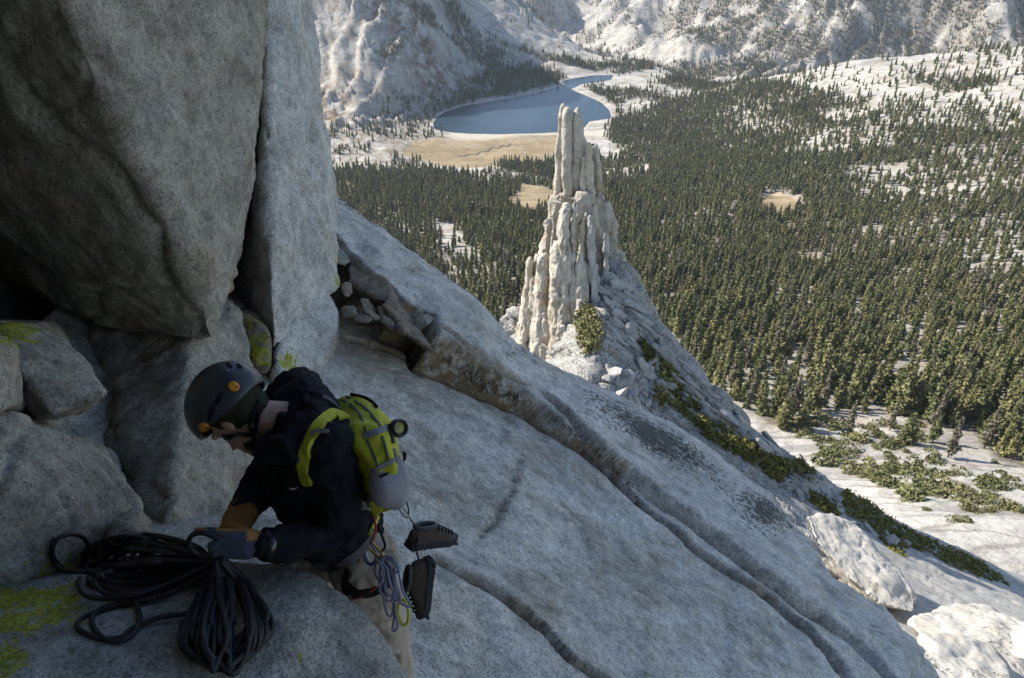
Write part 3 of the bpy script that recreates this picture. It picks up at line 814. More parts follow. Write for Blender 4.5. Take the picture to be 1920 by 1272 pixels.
hull_bm(bm, pyl([(1026,450,63.8),(1012,492,63.3),(1000,545,62.6),(985,595,61.8),(972,665,60.5),(1100,470,61.2),(1104,560,59.8),(1090,600,59.4),(1062,650,59.0),(1050,710,58.4),(1120,730,59.5),(1150,450,65.2),(1168,485,65.6),(1200,560,66.2),(1240,625,66),
                 (1200,660,62),(1040,470,74),(1200,640,74),(1000,680,72)]))
v, n, f = remesh(bm, 0.085, 2)
fl = ridged(v * np.array([.95, .95, .09]) + 0.25 * fbm(v * .4, 2, 4)[:, None], 4, 12, .6)
o = 0.30 * (fl - 1.0) + chisel(v * np.array([1, 1, .12]), 1.1, 1.15, 3) + chisel(v * np.array([1, 1, .14]), 0.34, 0.42, 5) + 0.04 * fbm(v * 2, 4, 8)
base = to_local(mesh_obj('base', v + n * o[:, None], f, M_PIN, smooth=False, attrs=dict(stain=0.55 * sstep(0, .5, fbm(v * np.array([.3, .3, .08]), 3, 77)))), pin)

# ------------------------------------------------------------------ ridge slope that falls away right of the pinnacle
rows = [
 [(950,600,76),(1050,520,75),(1150,480,73),(1228,600,71),(1308,695,72),(1418,802,74),(1528,878,76),(1620,938,78),(1700,985,79),(1800,1030,80),(1930,1085,82),(2150,1170,84)],
 [(930,650,75),(1030,600,72),(1120,590,66.5),(1190,680,66.5),(1262,752,67.5),(1352,835,66),(1452,895,68),(1540,955,69),(1640,1015,69),(1760,1075,68),(1900,1135,66),(2150,1220,65)],
 [(900,720,72),(1020,690,69),(1090,705,60),(1160,748,60),(1222,800,61),(1305,860,62),(1420,930,62),(1510,1005,58),(1620,1105,50),(1740,1175,46),(1880,1235,43),(2150,1330,42)],
 [(880,900,54),(1000,880,52),(1060,880,50),(1130,900,47),(1200,950,46),(1280,1000,45),(1400,1060,44),(1500,1140,40),(1600,1240,36),(1720,1320,33),(1870,1380,30),(2150,1480,30)],
 [(860,1300,36),(980,1250,34),(1050,1250,33),(1120,1260,32),(1190,1300,31),(1270,1340,30),(1390,1400,29),(1490,1480,27),(1590,1560,26),(1710,1640,25),(1860,1700,24),(2150,1800,24)]]
g = np.array([[P(a, b, c) for a, b, c in r] for r in rows])
back1 = g[0] + np.array([4.0, 9.0, -14.0]); back2 = g[0] + np.array([12.0, 26.0, -60.0])
g = np.concatenate([back2[None], back1[None], g], 0)
SG = crgrid(g, 250, 430)
sn = grid_normals(SG)
if sn[120, 200, 2] < 0: sn = -sn
q = SG.reshape(-1, 3)
an = R(-38)                                   # sheets of rock lie along the fall of the ridge
qa = q[:, 0] * 0.75 + q[:, 1] * -0.15 - q[:, 2] * 0.6; qb = q[:, 0] * 0.5 + q[:, 1] * 0.6 + q[:, 2] * 0.6
w3 = np.stack([qa / 4.6, qb / 1.0, q[:, 1] / 4.6], -1)
o = chisel(w3 * .7, 1.1, 1.0, 11) + chisel(w3 * 1.9, 0.30, 1.0, 13) + 0.35 * fbm(q / 5, 3, 15)
su, sv, sd = proj(q)
calm = sstep(1480, 1640, su)                  # smoother slabs low on the right
o = o * (1 - 0.62 * calm)
SGd = q + sn.reshape(-1, 3) * o[:, None]
slope = mesh_obj('ridge_terrain', SGd, grid_faces(*SG.shape[:2]), M_SLOPE, smooth=False, attrs=dict(black_lichen=0.5 * (1 - calm) + .2))
tag(slope, 'broken granite ridge slope falling right below the pinnacle', kind='structure')
BV_SLOPE = bvh_of([slope])

# ------------------------------------------------------------------ near slab with its raised band and cracks
FOOT = P(780., 1300., 3.3); PA = P(600., 690., 5.2); PB = P(1700., 1160., 6.5)
SN = np.cross(PB - FOOT, PA - FOOT); SN /= np.linalg.norm(SN)
if SN[2] < 0: SN = -SN
E1 = (PB - PA) / np.linalg.norm(PB - PA); E2 = np.cross(SN, E1)
def on_plane(u, v, h=0.0):
    q = ray(float(u), float(v)); o = PA + SN * h
    return q * (np.dot(o, SN) / np.dot(q, SN))
def st(u, v, h=0.0):
    p = on_plane(u, v, h) - PA
    return (float(np.dot(p, E1)), float(np.dot(p, E2)))
LIP = [(560,405,.42),(628,435,.42),(662,477,.40),(700,508,.40),(721,524,.38),(755,558,.38),(815,579,.38),(823,613,.38),(908,658,.34),(984,722,.20),(1048,776,.15),(1103,819,.13),(1154,857,.12),(1184,877,.11),
       (1273,942,.10),(1338,990,.09),(1427,1062,.08),(1493,1115,.07),(1546,1151,.05),(1620,1215,.03),(1690,1290,.02)]
CREST = [(560,300,.45),(615,337,.45),(640,355,.45),(690,395,.44),(760,442,.42),(850,512,.40),(920,563,.36),(985,612,.32),(1060,662,.26),(1130,702,.20),(1243,762,.14),(1310,802,.13),(1374,845,.12),(1463,904,.11),
         (1510,964,.12),(1576,1065,.09),(1611,1086,.08),(1671,1124,.06),(1706,1166,.05),(1760,1231,.03),(1790,1274,.02),(1900,1400,.0)]
CR2 = [(985,760),(1040,800),(1089,843),(1130,880),(1166,914),(1208,956),(1250,988),(1291,1021),(1374,1081),(1433,1116),(1505,1176),(1558,1229),(1588,1272),(1650,1340)]
CR3 = [(770,1030),(816,1045),(869,1075),(920,1105),(976,1146),(1018,1182),(1065,1229),(1130,1272),(1200,1320)]
CR4 = [(640,625),(700,650),(760,672),(800,690),(850,715),(900,735),(985,760)]
CR5 = [(985,830),(960,920),(930,980),(880,1035)]
lipst = [st(*q) for q in LIP]; crst = [st(*q) for q in CREST]
def extend(L_):
    a, b = np.array(L_[0]), np.array(L_[3]); d = (a - b) / np.linalg.norm(a - b)
    return [tuple(a + d * 5)] + L_
lip_ext, cr_ext = extend(lipst), extend(crst)
res_s, res_t = 0.030, 0.0095
allst = crst + [st(560, 700), st(300, 1300), st(900, 1400), st(1400, 1500), st(200, 1000)]
s0, s1 = min(a for a, b in allst) - .6, max(a for a, b in allst) + 1.0
t0, t1 = min(b for a, b in allst) - .6, max(b for a, b in allst) + 2.2
s1 = min(s1, 8.5)
S, T = np.meshgrid(np.arange(s0, s1, res_s), np.arange(t0, t1, res_t))
pl = PA + S[..., None] * E1 + T[..., None] * E2
nz = fbm(pl / 0.35, 3, 3); nz2 = fbm(pl / 0.09, 3, 4)
dl, tl, sl = seg_dist(S, T, lip_ext); tl = np.maximum(tl - 1, 0)
# the far side of the lip is the band
far_side = np.sign(np.cross(np.array(lipst[12]) - np.array(lipst[8]), np.array(crst[8]) - np.array(lipst[8])))
away = (np.array(crst[10]) - np.array(lipst[10])); away = away / np.linalg.norm(away)
lip_in = inside(S, T, lip_ext + [tuple(np.array(lipst[-1]) + away * 12), tuple(np.array(lip_ext[0]) + away * 12)])
bd = dl * np.where(lip_in, 1, -1) + 0.03 * nz + 0.004 * nz2
_o = np.argsort([q[0] for q in lipst]); Bh = np.interp(S, np.array([q[0] for q in lipst])[_o], np.array([q[2] for q in LIP])[_o])
band = sstep(-0.012, 0.016, bd)
h = band * Bh * (0.9 + 0.1 * sstep(0, .35, bd)) + 0.02 * band
h = h - 0.15 * np.exp(-np.abs(bd + 0.022) / 0.022) * sstep(3, 8, tl) * (1 - .6 * sstep(17, 20, tl))
crk = np.zeros(S.shape)
for CRK, dep, wid, stp in ((CR2, .20, .013, .05), (CR3, .13, .009, .035), (CR4, .10, .008, .025), (CR5, .03, .008, .012)):
    cs = [st(*q) for q in CRK]
    dc, tc, sc_ = seg_dist(S, T, cs)
    e = sstep(0, .6, tc) * sstep(0, .6, len(CRK) - 1 - tc)
    sg = dc * sc_ + 0.022 * nz + 0.01 * nz2
    wv = wid * (1 + 0.9 * fbm(pl / .5, 2, 44))
    crk = np.maximum(crk, e * np.exp(-np.abs(sg) / .03))
    h = h - dep * e * np.exp(-np.abs(sg) / np.maximum(wv, .005)) + stp * e * (np.sign(far_side) * sg > 0) * np.exp(-np.abs(sg) / .14)
dcst, tcr, scr = seg_dist(S, T, cr_ext)
cr_in = inside(S, T, cr_ext + [tuple(np.array(crst[-1]) - away * 20), tuple(np.array(cr_ext[0]) - away * 20)])
dcr = dcst * np.where(cr_in, -1, 1)            # positive beyond the crest
dcr = dcr + 0.05 * nz
h = h - 0.06 * sstep(-.45, 0, dcr) - np.where(dcr > 0, 2.6 * dcr + 1.5 * np.minimum(dcr, .3), 0)
h = h + 0.035 * fbm(pl / 0.9, 4, 30) + 0.012 * fbm(pl / 0.22, 3, 31)
d1, d2, cid = cells(pl / 0.16, 61)
pit = (cid > .82) * np.exp(-(d1 / .22) ** 2)
h = h - 0.012 * pit
# scaly flakes
h = h + chisel(pl.reshape(-1, 3), 0.028, 0.8, 33).reshape(S.shape) + chisel(pl.reshape(-1, 3), 0.012, 0.22, 34).reshape(S.shape)
SP = pl + h[..., None] * SN
uu, vv_, dd_ = proj(SP)
bl = band * (0.34 * sstep(-.15, .35, fbm(pl / 1.1, 3, 55)) + 0.95 * np.exp(-(((uu - 1200) / 150) ** 2 + ((vv_ - 800 - (uu - 1200) * .6) / 38) ** 2)) + 0.8 * np.exp(-(((uu - 1440) / 70) ** 2 + ((vv_ - 960) / 45) ** 2))
     + 1.0 * np.exp(-(((uu - 660) / 70) ** 2 + ((vv_ - 375 - (uu - 660) * .6) / 26) ** 2)) + .7 * np.exp(-(((uu - 980) / 60) ** 2 + ((vv_ - 660) / 22) ** 2)))
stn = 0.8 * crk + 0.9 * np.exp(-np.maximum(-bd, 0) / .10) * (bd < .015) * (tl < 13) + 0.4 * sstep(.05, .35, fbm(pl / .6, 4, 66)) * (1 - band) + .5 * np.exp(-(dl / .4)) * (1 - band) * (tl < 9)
slab = mesh_obj('granite_slab', SP.reshape(-1, 3), grid_faces(*S.shape), M_GRAN, attrs=dict(black_lichen=bl.ravel(), stain=stn.ravel()))
tag(slab, 'shaded grey granite slab with long diagonal cracks and raised edge', kind='structure')
print('SLAB', S.shape)

# ------------------------------------------------------------------ rock walls and boulders on the left
def pd(pts): return [P(float(a), float(b), float(c)) for a, b, c in pts]
def lich(spots, dark=()):
    return lambda v, n: dict(lichen=blobmask(v, spots), stain=blobmask(v, dark))
blk = rock('overhanging_block', [pd([
    (500,-300,4.1),(494,0,4.05),(488,150,4.05),(484,260,4.1),(455,330,4.1),(434,470,4.1),(438,540,4.05),(422,600,3.95),(398,642,3.85),(360,634,3.85),
    (60,-300,2.5),(100,0,2.72),(165,110,2.85),(190,200,2.95),(225,290,3.1),(295,378,3.28),(310,410,3.32),(396,560,3.7),
    (-120,-300,2.6),(-100,100,3.0),(-60,300,3.5),(0,470,4.05),(100,572,4.2),(200,618,4.15),(300,636,4.0),
    (300,-500,4.5),(500,-500,6.5),(-300,-500,5.0),(470,300,6.5),(-300,300,5.5),(0,560,5.5),(390,640,5.2)])],
    0.023, M_WALL, 1, ((0.9, 0.05), (0.28, 0.03), (0.09, 0.014)), (0.8, 0.09), 3, crack=(1.3, .016, .07), attrs=lambda v, n: dict(stain=0.6 * sstep(.0, .4, fbm(v / .8, 4, 9)), lichen=0 * v[:, 0]))
tag(blk, 'huge overhanging granite block above the climber at upper left', 'rock')
pil = rock('granite_buttress', [pd([
    (556,-300,6.3),(556,0,6.3),(566,60,6.3),(583,180,6.2),(596,270,6.1),(614,360,6.0),(626,440,5.9),(640,500,5.75),(642,540,5.6),(600,548,5.35),
    (492,-300,5.0),(494,0,5.0),(496,140,4.95),(513,200,4.92),(512,262,4.9),(500,310,4.9),(490,400,4.85),(500,470,4.82),(505,560,4.78),(514,660,4.75),
    (430,500,5.7),(440,350,5.7),(450,0,5.9),(430,640,5.5),(540,600,5.0),
    (420,-300,8),(520,-400,8),(590,350,8),(600,540,7.6),(400,600,7.5)])],
    0.025, M_PALE, 1, ((0.8, 0.05), (0.22, 0.022), (0.07, 0.010)), (0.7, 0.05), 5, crack=(1.1, .014, .04), attrs=lich([(632, 500, 5.75, .10), (625, 530, 5.6, .10), (640, 470, 5.8, .08)]))
tag(pil, 'tall pale granite buttress standing behind the overhanging block', 'rock')
wed = rock('granite_block', [pd([(588,556,5.3),(618,552,5.45),(634,590,5.4),(632,625,5.3),(603,690,5.12),(562,716,5.0),(516,722,4.75),(514,668,4.75),(545,605,4.98),(560,580,5.1),
    (620,560,6.6),(640,640,6.4),(520,560,6.4),(500,720,6.0),(600,760,5.6),(520,800,5.0)])], 0.022, M_PALE, 1, ((.5, .03), (.12, .01)), (.5, .03), 8, lich([(545, 685, 4.85, .10)]))
tag(wed, 'wedge shaped pale granite block at the foot of the tall buttress', 'rock')
lb = rock('granite_block', [pd([(440,585,4.75),(480,600,4.62),(508,625,4.6),(510,690,4.6),(480,690,4.55),(456,650,4.6),(444,615,4.7),(500,580,5.5),(510,720,5.4),(440,720,5.4),(430,600,5.5)])],
    0.024, M_WALL, 2, ((.3, .03), (.1, .01)), (.3, .03), 9, lambda v, n: dict(lichen=.75 * blobmask(v, [(462, 610, 4.7, .14), (470, 660, 4.55, .18), (485, 690, 4.55, .12)]), stain=0 * v[:, 0] + .8))
tag(lb, 'dark block with yellow lichen wedged in the gap beside the buttress', 'rock')
wf = rock('rock_outcrop', [pd([(352,630,4.1),(338,800,3.66),(322,965,3.3),(300,992,3.25),(440,590,4.5),(462,640,4.5),(480,780,4.3),(478,900,4.05),(440,985,3.62),
    (180,620,4.3),(150,760,3.95),(238,940,3.5),(0,500,6),(300,420,6),(480,560,6.4),(520,1000,5.5),(100,1100,5)])],
    0.026, M_WALL, 1, ((0.7, 0.06), (0.2, 0.03), (0.07, 0.010)), (0.5, 0.07), 11, crack=(.8, .014, .05), attrs=lambda v, n: dict(stain=.5 * sstep(0, .4, fbm(v / .7, 4, 19)), lichen=0 * v[:, 0]))
tag(wf, 'grey granite face directly behind the dark climbing helmet', 'rock')
cb = rock('boulder', [pd([(0,606,2.95),(60,606,3.05),(125,640,3.0),(150,668,2.95),(194,738,2.78),(100,786,2.62),(42,694,2.62),(36,664,2.72),(-60,650,2.8),
    (100,600,3.9),(-100,600,3.9),(170,760,3.7),(0,780,3.5)])], 0.016, M_WALL, 1, ((.4, .03), (.1, .012)), (.35, .03), 13, lich([(15, 600, 2.95, .16), (-30, 620, 2.85, .2)]))
tag(cb, 'angular granite boulder jutting out at left below the overhang', 'boulder')
c2 = rock('boulder', [pd([(-80,610,2.35),(0,628,2.45),(30,640,2.5),(36,690,2.46),(24,735,2.42),(30,765,2.42),(-80,800,2.2),(-80,700,2.2),(0,620,3.2),(40,760,3.1),(-100,800,3.0),(-100,620,3.2)])],
    0.016, M_WALL, 2, ((.3, .03), (.1, .01)), (.3, .02), 14, lich([(5, 605, 2.5, .12)]))
tag(c2, 'pale boulder cut by the left edge beside the jutting one', 'boulder')
d_ = rock('boulder', [pd([(-60,770,2.38),(30,775,2.48),(100,805,2.6),(170,855,2.7),(215,905,2.76),(252,952,2.8),(212,1002,2.68),(100,1092,2.46),(0,1125,2.28),(-120,1020,2.15),(-120,860,2.2),(60,900,2.36),(120,960,2.42),
    (200,850,3.8),(0,760,3.8),(-150,900,3.5),(230,1050,3.4),(50,1200,3.0)])], 0.018, M_WALL, 1, ((.6, .05), (.16, .02), (.06, .008)), (.5, .05), 15, crack=(.7, .014, .035), attrs=lich([(45, 1050, 2.42, .12), (60, 1085, 2.42, .12), (100, 1075, 2.5, .10)]))
tag(d_, 'large rounded granite boulder at left beside the black rope', 'boulder')
e_ = rock('boulder', [pd([(193,1022,2.5),(213,975,2.6),(258,950,2.68),(284,976,2.68),(287,1005,2.62),(250,1030,2.52),(230,990,2.5),(260,1000,2.5),(240,1000,3.0),(280,1010,3.0),(210,1040,2.8)])], 0.012, M_WALL, 2, ((.15, .015), (.05, .004)), (.2, .015), 16)
tag(e_, 'small granite boulder lodged behind the coiled black rope', 'boulder')
nb = rock('boulder', [pd([(-150,1130,2.2),(0,1118,2.27),(60,1088,2.36),(150,1072,2.42),(300,1054,2.47),(420,1046,2.48),(520,1048,2.48),(560,1056,2.46),(600,1075,2.43),(650,1110,2.39),(700,1162,2.34),(740,1222,2.29),(776,1292,2.23),
    (-150,1300,1.8),(200,1350,1.85),(450,1360,1.88),(700,1400,1.98),(350,1150,2.19),(150,1180,2.13),(550,1180,2.14),(-50,1190,2.06)]) + [np.array(q) for q in ((-1.9, .9, -4.8), (.1, 1.0, -4.8), (-.25, 1.9, -4.8), (-1.9, 2.2, -4.8))]],
    0.016, M_NEAR, 4, ((.5, .03), (.14, .010), (.05, .004)), None, 17,
    lambda v, n: dict(lichen=np.maximum(blobmask(v, [(20, 1130, 2.22, .13), (90, 1130, 2.25, .11), (30, 1200, 2.08, .11), (110, 1160, 2.16, .08), (10, 1260, 1.95, .1), (160, 1185, 2.12, .05)]),
                                        .55 * blobmask(v, [(170, 1225, 2.05, .07), (130, 1240, 2.0, .06), (560, 1240, 2.05, .05)])), stain=0 * v[:, 0]))
tag(nb, 'near grey granite boulder with yellow lichen carrying the rope', 'boulder')
led = rock('ledge_ground', [pd([(180,960,3.35),(300,975,3.3),(480,950,3.75),(660,1080,3.2),(540,1160,2.8),(250,1110,2.75)]) + [np.array(q) for q in ((-2.2, 2.0, -5), (-2.2, 4, -5), (-.2, 3.6, -5), (-.2, 2.2, -5))]],
    0.03, M_NEAR, 2, ((.4, .03), (.1, .01)), None, 18)
tag(led, 'narrow granite ledge behind the near boulder', kind='structure')
cl = rock('cliff_and_shade_rock', [[np.array(q) for q in ((-3.0, 4.6, -6), (-3.5, 9.2, -9), (-5.5, 13, -14), (-16, 13, -14), (-16, -6, -14), (-4.5, -6, -8), (-3.3, 3.0, -5),  # summit cliff, plus unseen roof, back and side masses added to darken the left
    (-2.9, 4.8, 4), (-3.2, 8.6, 5), (-5.0, 11, 7), (-16, 11, 14), (-16, -6, 14), (-3.8, -6, 9), (-2.6, 1.0, 7), (-8, 3, 16))], [np.array(q) for q in ((-5, -1.2, -7), (3.0, -2.2, -9), (3.0, -7, -9), (-5, -7, -7), (-5, -1.0, 7), (2.6, -1.8, 6), (2.6, -7, 8), (-5, -7, 9))], [np.array(q) for q in ((-6, -3, -6), (-2.0, -2, -6), (-2.0, 1.7, -5), (-6, 3, -6), (-6, -3, 6), (-1.7, -2, 4.5), (-1.75, 1.2, 3.5), (-6, 3, 6))], [np.array(q) for q in ((-6, -3, .9), (1.3, -3, .9), (1.1, .7, 1.0), (-.6, 2.2, 1.1), (-2.3, 3.8, 1.3), (-6, 4, .9), (-6, -3, 6), (1.3, .6, 5), (-.6, 2.4, 5), (-2.0, 4, 6), (-6, 4, 7))], [P(-190., -300., 2.2), P(-190., 600., 2.2), P(-190., -300., 3.4), P(-170., 520., 3.6)] + [np.array(q) for q in ((-4.5, .8, 1.5), (-4.5, .8, -3), (-4.5, 4, 1.5), (-4.5, 4, -3), (-2.1, 1.2, 1.5), (-2.9, 3.4, 1.5))]], 0.12, M_WALL, 2, ((2.5, .4), (.7, .12)), (2, .3), 21)
tag(cl, 'summit cliff rising out of the picture on the left, with unseen rock masses added to block skylight', kind='structure')

# fractured blocks and stones in the corner under the raised band
M_DIRT = granite('granite_brown', base=(0.24, 0.20, 0.155), dark=.5, warm=.8)
def fblock(pts, lbl, seed, mat=None, vx=0.018):
    o = rock('rock_fragment', [pd(pts)], vx, mat or M_DIRT, 1, ((.25, .02), (.08, .006)), (.25, .02), seed)
    return tag(o, lbl, 'rock')
def box_pts(poly, d, th):
    """outline (u, v) at depth d with th metres of thickness behind"""
    return [(a, b, d) for a, b in poly] + [(960 + (a - 960) * .995, b + 3, d + th) for a, b in poly]
fblock([(652,497,6.1),(700,497,6.2),(725,525,6.0),(745,560,5.9),(742,575,5.75),(700,560,5.8),(655,530,5.9)] + [(660,510,6.8),(740,560,6.7),(700,500,6.9),(690,600,6.4)], 'long brown block leaning along the crack under the slab edge', 31)
fblock([(735,545,6.0),(752,570,5.9),(790,625,5.6),(812,660,5.4),(770,632,5.35),(735,600,5.5),(715,570,5.6)] + [(750,560,6.6),(800,650,6.1),(740,620,6.2)], 'tapering brown block ending in the crack of the slab', 32)
fblock([(640,530,5.7),(660,528,5.8),(665,552,5.65),(655,560,5.6),(640,556,5.55),(650,545,6.1)], 'small square brown stone high in the corner by the buttress', 33)
fblock([(640,573,5.5),(668,570,5.55),(670,592,5.4),(640,597,5.35),(655,585,5.9)], 'small brown stone at the corner, lowest against the buttress', 34)
fblock([(672,560,5.7),(690,560,5.75),(715,598,5.45),(708,605,5.35),(690,595,5.4),(675,572,5.5),(695,580,6.0)], 'narrow wedge of brown stone set in the corner rubble', 35)
fblock([(662,592,5.5),(685,575,5.6),(700,600,5.4),(690,606,5.3),(660,604,5.3),(680,595,5.8)], 'flat brown stone lying low in the corner rubble', 36)
fblock([(705,570,5.75),(735,585,5.65),(745,615,5.4),(735,620,5.3),(715,605,5.35),(725,600,6.0)], 'blocky brown stone in the middle of the corner rubble', 37)
fblock([(735,588,5.6),(760,600,5.5),(772,632,5.25),(745,622,5.2),(750,612,5.9)], 'brown stone at the right end of the corner rubble', 38)
fblock([(630,445,6.3),(652,470,6.25),(660,490,6.1),(648,500,6.0),(632,495,5.95),(625,470,6.1),(640,480,6.8),(650,470,6.8)], 'rounded grey block squeezed between buttress and slab edge', 39, M_WALL)
for k, (a, b, dd, w, lbl) in enumerate(((672, 486, 6.35, .07, 'small tan stone, left of three on the corner block'), (682, 489, 6.3, .07, 'small tan stone, middle of three on the corner block'), (690, 491, 6.3, .06, 'small tan stone, right of three on the corner block'), (791, 598, 5.75, .09, 'pale triangular stone resting under the slab lip'))):
    c = P(float(a), float(b), dd); rr = random.Random(k)
    pts = [c + np.array([rr.gauss(0, 1), rr.gauss(0, 1), rr.gauss(0, .7)]) * w * .6 for _ in range(12)]
    tag(rock('small_stone', [pts], 0.012, M_WALL, 1, ((.1, .01),), None, 50 + k), lbl, 'stone', 'stones in the slab corner')
# ------------------------------------------------------------------ climber
M_SKIN = simple('skin', (0.42, 0.24, 0.17), 0.55, var=.12, scale=60)
M_HOOD = simple('black_fleece', (0.013, 0.014, 0.019), 0.95, var=.3, scale=200, bump=.002, bscale=300, spec=.15)
M_PANT = simple('tan_trousers', (0.36, 0.31, 0.255), 0.9, var=.1, scale=40, bump=.002, bscale=120, spec=.2)
M_HELM = simple('helmet_shell', (0.030, 0.034, 0.045), 0.38, var=.1, scale=30)
M_BLK = simple('black_matte', (0.008, 0.008, 0.009), 0.8, spec=.2)
M_BLKG = simple('black_gloss', (0.010, 0.010, 0.012), 0.25)
M_ORNG = simple('orange_plastic', (0.62, 0.24, 0.02), 0.45)
M_OLIVE = simple('olive_knit', (0.030, 0.032, 0.018), 0.95, var=.3, scale=250, bump=.002, bscale=260, spec=.1)
M_YEL = simple('yellow_green_nylon', (0.37, 0.37, 0.025), 0.7, var=.08, scale=18, bump=.004, bscale=26, spec=.3)
M_GREY = simple('grey_webbing', (0.16, 0.16, 0.175), 0.85, var=.1, scale=200)
M_DGREY = simple('dark_grey_nylon', (0.05, 0.052, 0.06), 0.8, var=.1, scale=120)
M_GLOVE = simple('blue_grey_glove', (0.045, 0.055, 0.085), 0.9, var=.2, scale=120, bump=.002, bscale=200)
M_LEATH = simple('tan_leather', (0.27, 0.115, 0.025), 0.75, var=.2, scale=90, bump=.001, bscale=160)
M_METAL = simple('grey_metal', (0.55, 0.55, 0.57), 0.3, 1.0)
M_BMETAL = simple('blue_metal', (0.10, 0.16, 0.30), 0.3, 1.0)
M_CORD = simple('blue_grey_cord', (0.20, 0.21, 0.29), 0.8, var=.35, scale=260)
M_YCORD = simple('yellow_cord', (0.45, 0.42, 0.03), 0.7, var=.2, scale=200)
M_RED = simple('red_cord', (0.30, 0.02, 0.025), 0.7)
M_SHOE = simple('brown_suede', (0.055, 0.040, 0.034), 0.9, var=.25, scale=60, bump=.001, bscale=200)
M_SOLE = simple('dark_rubber', (0.018, 0.020, 0.026), 0.8)
t = NT('mesh_pocket'); pos = t.n('NewGeometry', 0)
vo = t.n('TexVoronoi', _out=0, Vector=pos, Scale=420.0)
M_NET = t.out(Base_Color=t.mix(t.step(vo, .25, .5), (0.13, 0.13, 0.15), (0.27, 0.26, 0.29)), Roughness=.85)
t = NT('black_rope'); pos = t.n('NewGeometry', 0)
wv = t.noise(pos, 420, 2)
M_ROPE = t.out(Base_Color=t.mix(t.step(wv, .55, .7), (0.007, 0.008, 0.010), (0.024, 0.026, 0.034)), Roughness=.62, Normal=t.n('Bump', Strength=.5, Distance=.001, Height=wv))

SPH = []
_b = bmesh.new(); bmesh.ops.create_icosphere(_b, subdivisions=2, radius=1.0); SPH = [np.array(v.co) for v in _b.verts]; _b.free()
def Q(q): return P(float(q[0]), float(q[1]), float(q[2]))
def ball(c, r):
    r = np.asarray(r, float); return [c + s * r for s in SPH]
def caps(bm, *balls):
    """one smooth lump: hull of balls (centre, radius)"""
    pts = []
    for c, r in balls: pts += ball(np.asarray(c, float), r)
    hull_bm(bm, pts)
def limb(bm, chain):
    for a, b in zip(chain, chain[1:]): caps(bm, a, b)
CAMR = np.array([1.0, 0, 0]); CAMU = np.array([0, SP_, CP_]); CAMF = np.array([0, CP_, -SP_])
def cam_dir(x, y, z):
    d = x * CAMR + y * CAMU + z * CAMF; return d / np.linalg.norm(d)
person = empty('person', tuple(P(765., 1345., 3.12)))
tag(person, 'climber in dark helmet and black hooded top bending over a black rope', 'person')
def part(name, v, f, mats, parent=None, **kw):
    o = mesh_obj(name, v, f, mats, None, **kw)
    o.parent = parent if parent else person
    # parts are built in world space: undo the place of the thing's own Empty
    o.matrix_parent_inverse = Matrix.Translation(-o.parent.location) if o.parent.type == 'EMPTY' else Matrix()
    return o
SHN, SHF = Q((618, 838, 2.40)), Q((560, 738, 2.70))
ELN, WRN = Q((652, 1012, 2.44)), Q((494, 1022, 2.31))
ELF, WRF = Q((512, 880, 2.68)), Q((458, 952, 2.50))
HPN, HPF = Q((676, 1060, 2.62)), Q((655, 1000, 2.86))
KNN, ANN = Q((732, 1210, 2.84)), Q((757, 1345, 3.08))
KNF, ANF = Q((570, 1078, 2.86)), Q((640, 1190, 3.15))
NECK0, HEADC = Q((548, 790, 2.54)), Q((441, 777, 2.50))
CH = Q((560, 850, 2.55)); WST = Q((640, 985, 2.70))
hf = cam_dir(-.42, -.80, .42); hc = cam_dir(-.87, .48, .04); hc = hc - hf * np.dot(hc, hf); hc /= np.linalg.norm(hc); hs = np.cross(hc, hf)
if np.dot(hs, CAMF) > 0: hs = -hs                      # hs points to the camera side
def HD(f, c, s): return HEADC + hf * f + hc * c + hs * s
# body
bm = bmesh.new()
def ell(bm, c, rf, rc, rs):
    hull_bm(bm, [c + hf * p[0] * rf + hc * p[1] * rc + hs * p[2] * rs for p in SPH])
ell(bm, HD(-.01, .02, 0), .098, .105, .076)
ell(bm, HD(.045, -.06, 0), .055, .070, .058)             # jaw and cheeks
ell(bm, HD(.078, -.105, 0), .028, .024, .030)            # chin
hull_bm(bm, [HD(.090, .005, .010), HD(.090, .005, -.010), HD(.125, -.040, .012), HD(.125, -.040, -.012), HD(.132, -.034, 0), HD(.09, -.05, .016), HD(.09, -.05, -.016)])  # nose
caps(bm, (HD(.096, -.075, .012), .010), (HD(.096, -.075, -.012), .010)); caps(bm, (HD(.092, -.088, .010), .010), (HD(.092, -.088, -.010), .010))   # lips
caps(bm, (HD(.086, .022, .04), .012), (HD(.086, .022, -.04), .012))    # brow
for s in (-1, 1): ell(bm, HD(-.012, -.020, s * .078), .018, .030, .010)  # ears
caps(bm, (HD(-.02, -.05, 0), .056), (NECK0, .064))
caps(bm, (NECK0, .06), (SHN, .05), (SHF, .05), (CH, .09)); caps(bm, (CH, .10), (WST, .11), (SHN, .06), (SHF, .06)); caps(bm, (WST, .11), (HPN, .085), (HPF, .085))
limb(bm, [(SHN, .045), (ELN, .036), (WRN, .027)]); limb(bm, [(SHF, .045), (ELF, .036), (WRF, .027)])
limb(bm, [(HPN, .07), (KNN, .05), (ANN, .035)]); limb(bm, [(HPF, .07), (KNF, .05), (ANF, .035)])
for A, dx in ((ANN, (0.10, -.02)), (ANF, (-.10, 0.04))):
    toe = A + np.array([dx[0] - .12, dx[1], -.05]); caps(bm, (A + np.array([.02, 0, -.04]), .04), (toe, .03))
v, n, f = remesh(bm, 0.0065, 3)
body = part('body', v, f, M_SKIN)
